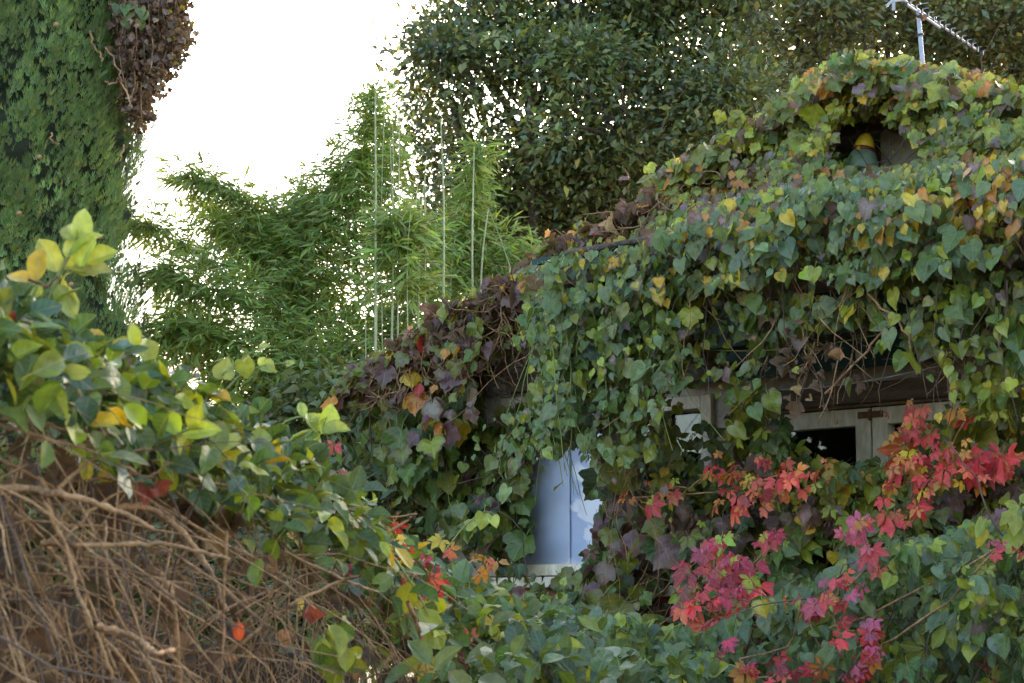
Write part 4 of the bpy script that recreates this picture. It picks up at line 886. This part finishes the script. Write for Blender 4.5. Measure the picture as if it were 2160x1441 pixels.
h2 = Plant('mixed_hedge', 'hedge stretch with pink and yellow leaves below the blue window', 'hedge', HP[7] * np.array([1, 1, 0]), HGR); h2.twig_mat = M_TWIG
hedge_leaves(h2, t5 - .05, t8, 560, .15, .2, .045, 'oval', P_HEDGE + [(14, YEL, .2)]); hedge_leaves(h2, t5, t8 + .3, 14, .2, .16, .028, 'palm', P_PINK); hedge_leaves(h2, t5, TT, 50, .25, .16, .05, 'palm', P_YG)
hedge_leaves(h2, t8 - .1, TT, 1100, .34, .24, .046, 'oval', P_SHRUB); hedge_leaves(h2, t8, TT, 220, .3, .24, .05, 'heart', P_HEART)
for (cx, cy, Y, n, pal, sz) in ((690, 990, 3.75, 7, P_PINK, .022), (815, 1140, 4.1, 9, P_PINK, .03), (890, 1225, 4.2, 12, P_PINK, .032), (1005, 1200, 4.9, 6, P_ORG, .036), (965, 1145, 4.9, 3, P_ORG, .032), (730, 1070, 3.8, 8, P_YG, .05)):
    x = cx + rng.normal(0, 28, n); y = cy + rng.normal(0, 20, n); P = at(x, y, Y + rng.normal(0, .06, n)); T = -UPZ * .5 + rng.normal(0, .6, (n, 3)); Nn = np.array([-.2, -.9, .6]) + rng.normal(0, .4, (n, 3))
    h2.add(P, T, Nn, sz * np.exp(rng.normal(0, .2, n)), 'palm' if pal is not P_YG else 'oval', palette(n, pal), False)
# big grey leaves at the foot, in front of the tangle
for (cx, cy, Y, n, sz) in ((930, 1420, 3.7, 8, .062), (1010, 1400, 4.0, 10, .058), (1110, 1400, 4.3, 26, .054), (1220, 1410, 4.6, 30, .052), (1330, 1400, 4.9, 32, .05), (1440, 1420, 5.0, 28, .05), (1060, 1330, 4.7, 22, .05), (1190, 1330, 5.0, 28, .046), (900, 1310, 3.9, 5, .055), (970, 1270, 4.4, 16, .05)):
    x = cx + rng.normal(0, 45, n); y = cy + rng.normal(0, 28, n); P = at(x, y, Y + rng.normal(0, .1, n)); T = rand_dir(n) + UPZ * .1; Nn = np.array([-.2, -.8, .9]) + rng.normal(0, .4, (n, 3))
    h2.add(P, T, Nn, sz * np.exp(rng.normal(0, .22, n)), 'oval', palette(n, P_SHRUB), False)
for (cx, cy, Y, n) in ((700, 1330, 3.3, 9), (745, 1385, 3.3, 7), (560, 1150, 3.2, 3), (650, 1080, 3.5, 9), (590, 1000, 3.4, 8)):
    x = cx + rng.normal(0, 30, n); y = cy + rng.normal(0, 24, n); P = at(x, y, Y + rng.normal(0, .08, n)); T = -UPZ * .4 + rng.normal(0, .6, (n, 3)); Nn = np.array([0, -.9, .6]) + rng.normal(0, .4, (n, 3))
    h2.add(P, T, Nn, .042 * np.exp(rng.normal(0, .22, n)), 'oval', palette(n, P_CRG), False)
# shoots standing out of the hedge
def shoot(p, pts, Y, leaves, r, pal, sp='oval'):
    pth = smooth_path([at(x, y, Y) for x, y in pts], 5); p.stem(pth, np.linspace(r, r * .4, len(pth)), M_TWIGG, 6)
    for (x, y, dx, dy, s) in leaves:
        P = at(np.array([x]), np.array([y]), np.array([Y])); d = RT * dx - UPZ * dy + np.array([0, rng.normal(0, .25), 0]); Nn = np.array([[rng.normal(0, .3), -.8, .55]])
        p.add(P, d[None], Nn, s, sp, palette(1, pal), False)
NEW = [(1, (.27, .31, .06), .03), (1, (.32, .33, .05), .05)]
shoot(h1, [(100, 650), (122, 585), (145, 540), (165, 500)], 2.75, [(125, 575, -.6, -1, .055), (140, 545, .8, -.8, .06), (132, 560, .9, .1, .05), (118, 600, .6, .9, .055), (160, 510, .3, -1, .05), (160, 512, -.5, -.8, .04), (165, 560, .5, -.8, .05), (150, 575, 1, -.2, .06), (182, 555, 1, -.5, .045), (135, 590, .2, 1, .05)], .004, NEW)
shoot(h1, [(65, 630), (80, 600), (85, 575)], 2.7, [(78, 590, .1, -1, .045), (76, 600, -.8, -.4, .05)], .003, [(1, YEL, .05)])
shoot(h1, [(480, 820), (510, 790), (560, 770), (612, 766)], 3.3, [(515, 780, .1, -.9, .03), (550, 772, .3, -.8, .02), (560, 772, .8, .5, .024), (605, 767, 1, -.2, .014)], .0022, NEW, 'heart')
shoot(h1, [(455, 800), (490, 775), (520, 750), (562, 728)], 3.25, [(470, 795, .2, -1, .035), (515, 762, .1, .9, .032), (550, 735, 1, -.3, .018)], .0022, NEW, 'heart')
shoot(h1, [(600, 890), (640, 880), (672, 912), (690, 880)], 3.6, [(640, 880, -.2, -1, .03), (672, 915, -.4, -.9, .05), (676, 915, .4, -1, .06), (680, 912, 1, -.2, .05), (655, 890, .9, -.3, .03)], .0025, NEW)
shoot(h1, [(300, 950), (345, 930), (400, 905), (430, 905)], 2.85, [(330, 950, -.7, -.8, .055), (375, 920, -.5, -.8, .05), (385, 915, .9, -.15, .055), (400, 905, .5, -1, .04)], .003, [(1, (.3, .34, .03), .03)])
shoot(h1, [(210, 970), (190, 965), (170, 968)], 2.7, [(188, 965, .5, -1, .035), (180, 966, -.5, -.7, .03), (175, 970, .2, .9, .03)], .002, NEW)
shoot(h2, [(820, 1160), (880, 1250), (905, 1300)], 3.9, [(868, 1225, -.3, 1, .07), (885, 1285, .6, .8, .09)], .003, [(1, G_YEL, .1)])
shoot(h2, [(940, 1160), (980, 1110), (1020, 1080), (1045, 1085)], 5.0, [(985, 1108, .9, -.4, .035), (1020, 1085, -.2, 1, .04), (1040, 1090, .3, .8, .03)], .002, NEW, 'heart')
shoot(h2, [(1165, 1290), (1188, 1255), (1188, 1225)], 5.2, [(1180, 1265, .8, -.6, .03), (1188, 1232, .3, -1, .02)], .002, NEW, 'heart')
rl_ = at(np.array([503]), np.array([1312]), np.array([2.75])); h1.add(rl_, -UPZ[None] + .05, np.array([[.2, -1, .1]]), .026, 'oval', np.array([[.42, .06, .02, .25]]), False)
rl_ = at(np.array([30, 5]), np.array([652, 672]), np.array([2.6, 2.6])); h1.add(rl_, np.tile(-UPZ, (2, 1)) + rng.normal(0, .4, (2, 3)), np.tile([.2, -1, .3], (2, 1)), .026, 'oval', palette(2, [(1, (.36, .06, .02), .3)]), False)
rl_ = at(np.array([310, 330, 655, 665]), np.array([1020, 1018, 1280, 1300]), np.array([2.85, 2.85, 3.2, 3.2])); h1.add(rl_, -UPZ + rng.normal(0, .7, (4, 3)), np.tile([.2, -1, .3], (4, 1)), .024, 'dry', palette(4, [(1, (.34, .07, .05), .3)]), False)
# thick branches of the tangle
BR = [([(-60, 880), (75, 888), (140, 910), (185, 935), (290, 1000)], 2.62, 13), ([(-40, 955), (0, 970), (100, 1020), (170, 1075)], 2.6, 13), ([(-40, 1025), (125, 1040), (240, 1075), (325, 1115)], 2.55, 22), ([(85, 1145), (225, 1150), (350, 1150), (485, 1180)], 2.62, 16),
      ([(-20, 1040), (60, 1105), (115, 1170), (150, 1220)], 2.6, 13), ([(85, 1045), (135, 1145), (165, 1245), (210, 1350), (250, 1460)], 2.58, 13), ([(222, 1100), (222, 1160), (232, 1260), (280, 1350), (345, 1450)], 2.7, 12), ([(350, 985), (425, 1012), (505, 1030)], 2.95, 11),
      ([(165, 800), (175, 885), (192, 935), (225, 950), (285, 1020)], 2.65, 10), ([(205, 850), (212, 890), (222, 940)], 2.66, 9), ([(135, 1140), (200, 1070), (290, 1020), (362, 975)], 2.7, 9), ([(478, 1120), (472, 1270), (467, 1460)], 2.85, 10), ([(600, 1165), (720, 1220), (800, 1250)], 3.4, 11),
      ([(480, 1380), (600, 1285), (720, 1225), (760, 1215)], 3.1, 11), ([(200, 1320), (250, 1332), (300, 1355), (330, 1378), (365, 1372)], 2.55, 22), ([(120, 1030), (200, 970), (320, 948)], 2.66, 13), ([(-40, 820), (110, 815), (200, 800)], 2.6, 10), ([(0, 840), (100, 830), (170, 850)], 2.68, 7),
      ([(860, 1270), (890, 1350), (905, 1460)], 3.7, 14), ([(240, 1070), (330, 1080), (420, 1170), (480, 1290)], 2.9, 24), ([(300, 1180), (360, 1260), (380, 1460)], 3.0, 28), ([(400, 1340), (470, 1290), (560, 1250)], 2.9, 8), ([(60, 590), (100, 600), (120, 585)], 2.66, 11), ([(375, 830), (400, 800), (425, 770)], 3.0, 9),
      ([(640, 980), (700, 1060), (790, 1090), (880, 1085)], 3.9, 8), ([(720, 1160), (760, 1150), (850, 1105), (880, 1080)], 3.9, 10)]
tangle = thing('dry_branch_tangle', 'tangle of dry brown branches under the foreground leaves', 'branches', HP[3] * np.array([1, 1, 0]))
for pts, Y, w in BR:
    pth = smooth_path([at(x, y, Y + rng.normal(0, .03)) for x, y in pts], 7, .0011); rr = w * .34 * Y / FPX; kn = 1 + .35 * (rng.random(len(pth)) < .16) + rng.normal(0, .06, len(pth))
    MB().tube(pth, np.linspace(rr, rr * .6, len(pth)) * kn, 8).build('branch', M_TWIG, tangle, smooth=True)
mass = MB(); nt_ = 0
for k in range(900):
    px, py = rng.uniform(-150, 960), rng.uniform(820, 1500)
    top = np.interp(px, HT[:, 0], HT[:, 1]) + 60
    if py < top: continue
    Yb = np.interp(px, HT[:, 0], HT[:, 2]); Y = Yb + rng.uniform(-.14, .52) - .05; q_ = at(px, py, Y); a = rng.normal(0, 1)
    d = nrm(np.array([math.sin(a) * rng.choice([.5, 1.3]), rng.normal(0, .35), -math.cos(a) * .8 + rng.normal(0, .3)])); L = rng.uniform(.12, .5); path = [q_]
    for i in range(7):
        d = nrm(d + rng.normal(0, .13, 3) - UPZ * .05); q_ = q_ + d * L / 7; path.append(q_)
    qx, qy, _w = project(np.array(path))
    if (qy < np.interp(qx, HT[:, 0], HT[:, 1]) + 45).any(): continue
    r_ = rng.choice([.0009, .0014, .002, .003], p=[.4, .36, .2, .04])
    if nt_ < 230 and Y < Yb + .12 and r_ > .001:
        MB().tube(np.array(path), np.linspace(r_, r_ * .5, 8), 5).build('twig', M_TWIG if rng.random() < .7 else M_TWIGD, tangle, smooth=True); nt_ += 1
    else: mass.tube(np.array(path), np.linspace(r_, r_ * .5, 8), 4)
mass.build('twig_mass', M_TWIG, tangle)['kind'] = 'stuff'
dl = Plant('dead_leaves', 'scattered curled dead leaves caught in the branch tangle', 'leaves', HP[2] * np.array([1, 1, 0]))
x = rng.uniform(-60, 900, 240); y = rng.uniform(900, 1460, 240); k = y > np.interp(x, HT[:, 0], HT[:, 1]) + 100; x, y = x[k], y[k]; n = len(x)
dl.add(at(x, y, np.interp(x, HT[:, 0], HT[:, 2]) + rng.uniform(-.05, .3, n)), -UPZ + rng.normal(0, .5, (n, 3)), rng.normal(0, 1, (n, 3)) + np.array([0, -1, .2]), .034 * np.exp(rng.normal(0, .3, n)), 'dry', palette(n, P_DRY), False)
# old board fence carrying the hedge, boards darkened for the shade between twigs
fence = thing('board_fence', 'old board fence coloured shade-dark behind the dry branch tangle', 'fence', HP[4] * np.array([1, 1, 0]))
k = 0; t = -.2
while t < TT + .6:
    a = hedge_pt(np.array([t]))[0]; b = hedge_pt(np.array([t + .1]))[0]
    if t < 0: a = HP[0] + (HP[1] - HP[0]) * t; b = a + (HP[1] - HP[0]) * .1
    if t >= TT - .1: dd_ = nrm(HP[-1] - HP[-2]); a = HP[-1] + dd_ * (t - TT); b = a + dd_ * .1
    d = (b - a) * np.array([1, 1, 0]); d = nrm(d) * .30; sd_ = nrm(np.cross(d, UPZ)); hgt = min(a[2], b[2]) - .16 + rng.uniform(-.015, .015)
    o0 = np.array([a[0], a[1], 0]) - sd_ * (.80 + .024 * (k % 3)); k += 1 
    MB().box(o0, d * .97, sd_ * -.018, UPZ * hgt).build('board', M_BACKING, fence); t += .135

# ================================================================== emit leaves and stems
allp = []; 
for pi, p in enumerate(PLANTS):
    for ri, (P, M, S, sp, vr, col) in enumerate(p.rec):
        c = P + M[:, :, 1] * .45; x, y, w = project(c); f = np.abs((nrm(M[:, :, 2]) * nrm(c - CAM)).sum(1))
        allp.append(np.column_stack([np.full(len(P), pi), np.full(len(P), ri), np.arange(len(P)), x / 2, y / 2, w, S * FPX / w / 2 * .42 * np.sqrt(.25 + .75 * f)]))
A = np.vstack(allp); A = A[np.argsort(A[:, 5])]
buf = np.zeros((721, 1080), bool); vis = {}
for row in A:
    x, y, r = row[3], row[4], row[6]
    x0, x1, y0, y1 = int(max(0, x - r)), int(min(1080, x + r + 1)), int(max(0, y - r)), int(min(721, y + r + 1))
    if x0 >= x1 or y0 >= y1: continue
    sub = buf[y0:y1, x0:x1]; yy, xx = np.ogrid[y0:y1, x0:x1]; dsk = ((xx - x) ** 2 + (yy - y) ** 2 <= r * r) & ~sub
    vis[(int(row[0]), int(row[1]), int(row[2]))] = int(dsk.sum()); sub |= dsk
total = 0
for pi, p in enumerate(PLANTS):
    sc = sorted(((vis.get((pi, ri, i), 0), ri, i) for ri, r in enumerate(p.rec) for i in range(len(r[0]))), reverse=True)
    pick = {(ri, i) for v_, ri, i in sc[:300] if v_ >= 12}; mass = {}
    for ri, (P, M, S, sp, vr, col) in enumerate(p.rec):
        rest = []
        for i in range(len(P)):
            if (ri, i) in pick:
                o = bpy.data.objects.new('leaf', TMESH[sp][vr[i]]); COL.objects.link(o); o.parent = p.root
                mm = np.eye(4); mm[:3, :3] = M[i]; mm[:3, 3] = P[i] - p.loc; o.matrix_basis = Matrix(mm.tolist()); o.color = tuple(float(c) for c in col[i]); total += 1
            else: rest.append(i)
        rest = np.array(rest, int)
        for vv in range(4):
            kk = rest[vr[rest] == vv]
            if len(kk) == 0: continue
            V, F, U, E_ = TML[sp][vv]; W, FF, CC = inst_mesh('', V, F, M[kk], P[kk] - p.loc, col[kk], None)
            mass.setdefault(sp, []).append((W, FF, np.tile(U, (len(kk), 1)), np.tile(E_, (len(kk), 1)), CC))
    for sp, L_ in mass.items():
        off = 0; Fs = []
        for q_ in L_: Fs.append(q_[1] + off); off += len(q_[0])
        o = link('foliage', raw_mesh('foliage', np.vstack([q_[0] for q_ in L_]), np.vstack(Fs), LEAFM[sp][1], np.vstack([q_[2] for q_ in L_]), np.vstack([q_[3] for q_ in L_]), np.vstack([q_[4] for q_ in L_])), p.root); o['kind'] = 'stuff'
    tm = {}
    for i, (path, r, m_, sides) in enumerate(p.stems):
        if i % 4 == 0 and i < 240: MB().tube(path, r, sides).build('stem', m_, p.root, smooth=True)
        else: tm.setdefault(m_.name, MB()).tube(path, r, sides)
    for nm, mb in tm.items(): mb.build('stem_tangle', MAT[nm], p.root, smooth=True)['kind'] = 'stuff'
print('LEAVES', total, 'rec', len(A), 'TRIS', sum(len(me.loops) - 2 * len(me.polygons) for me in {o.data for o in bpy.data.objects if o.type == 'MESH'}))
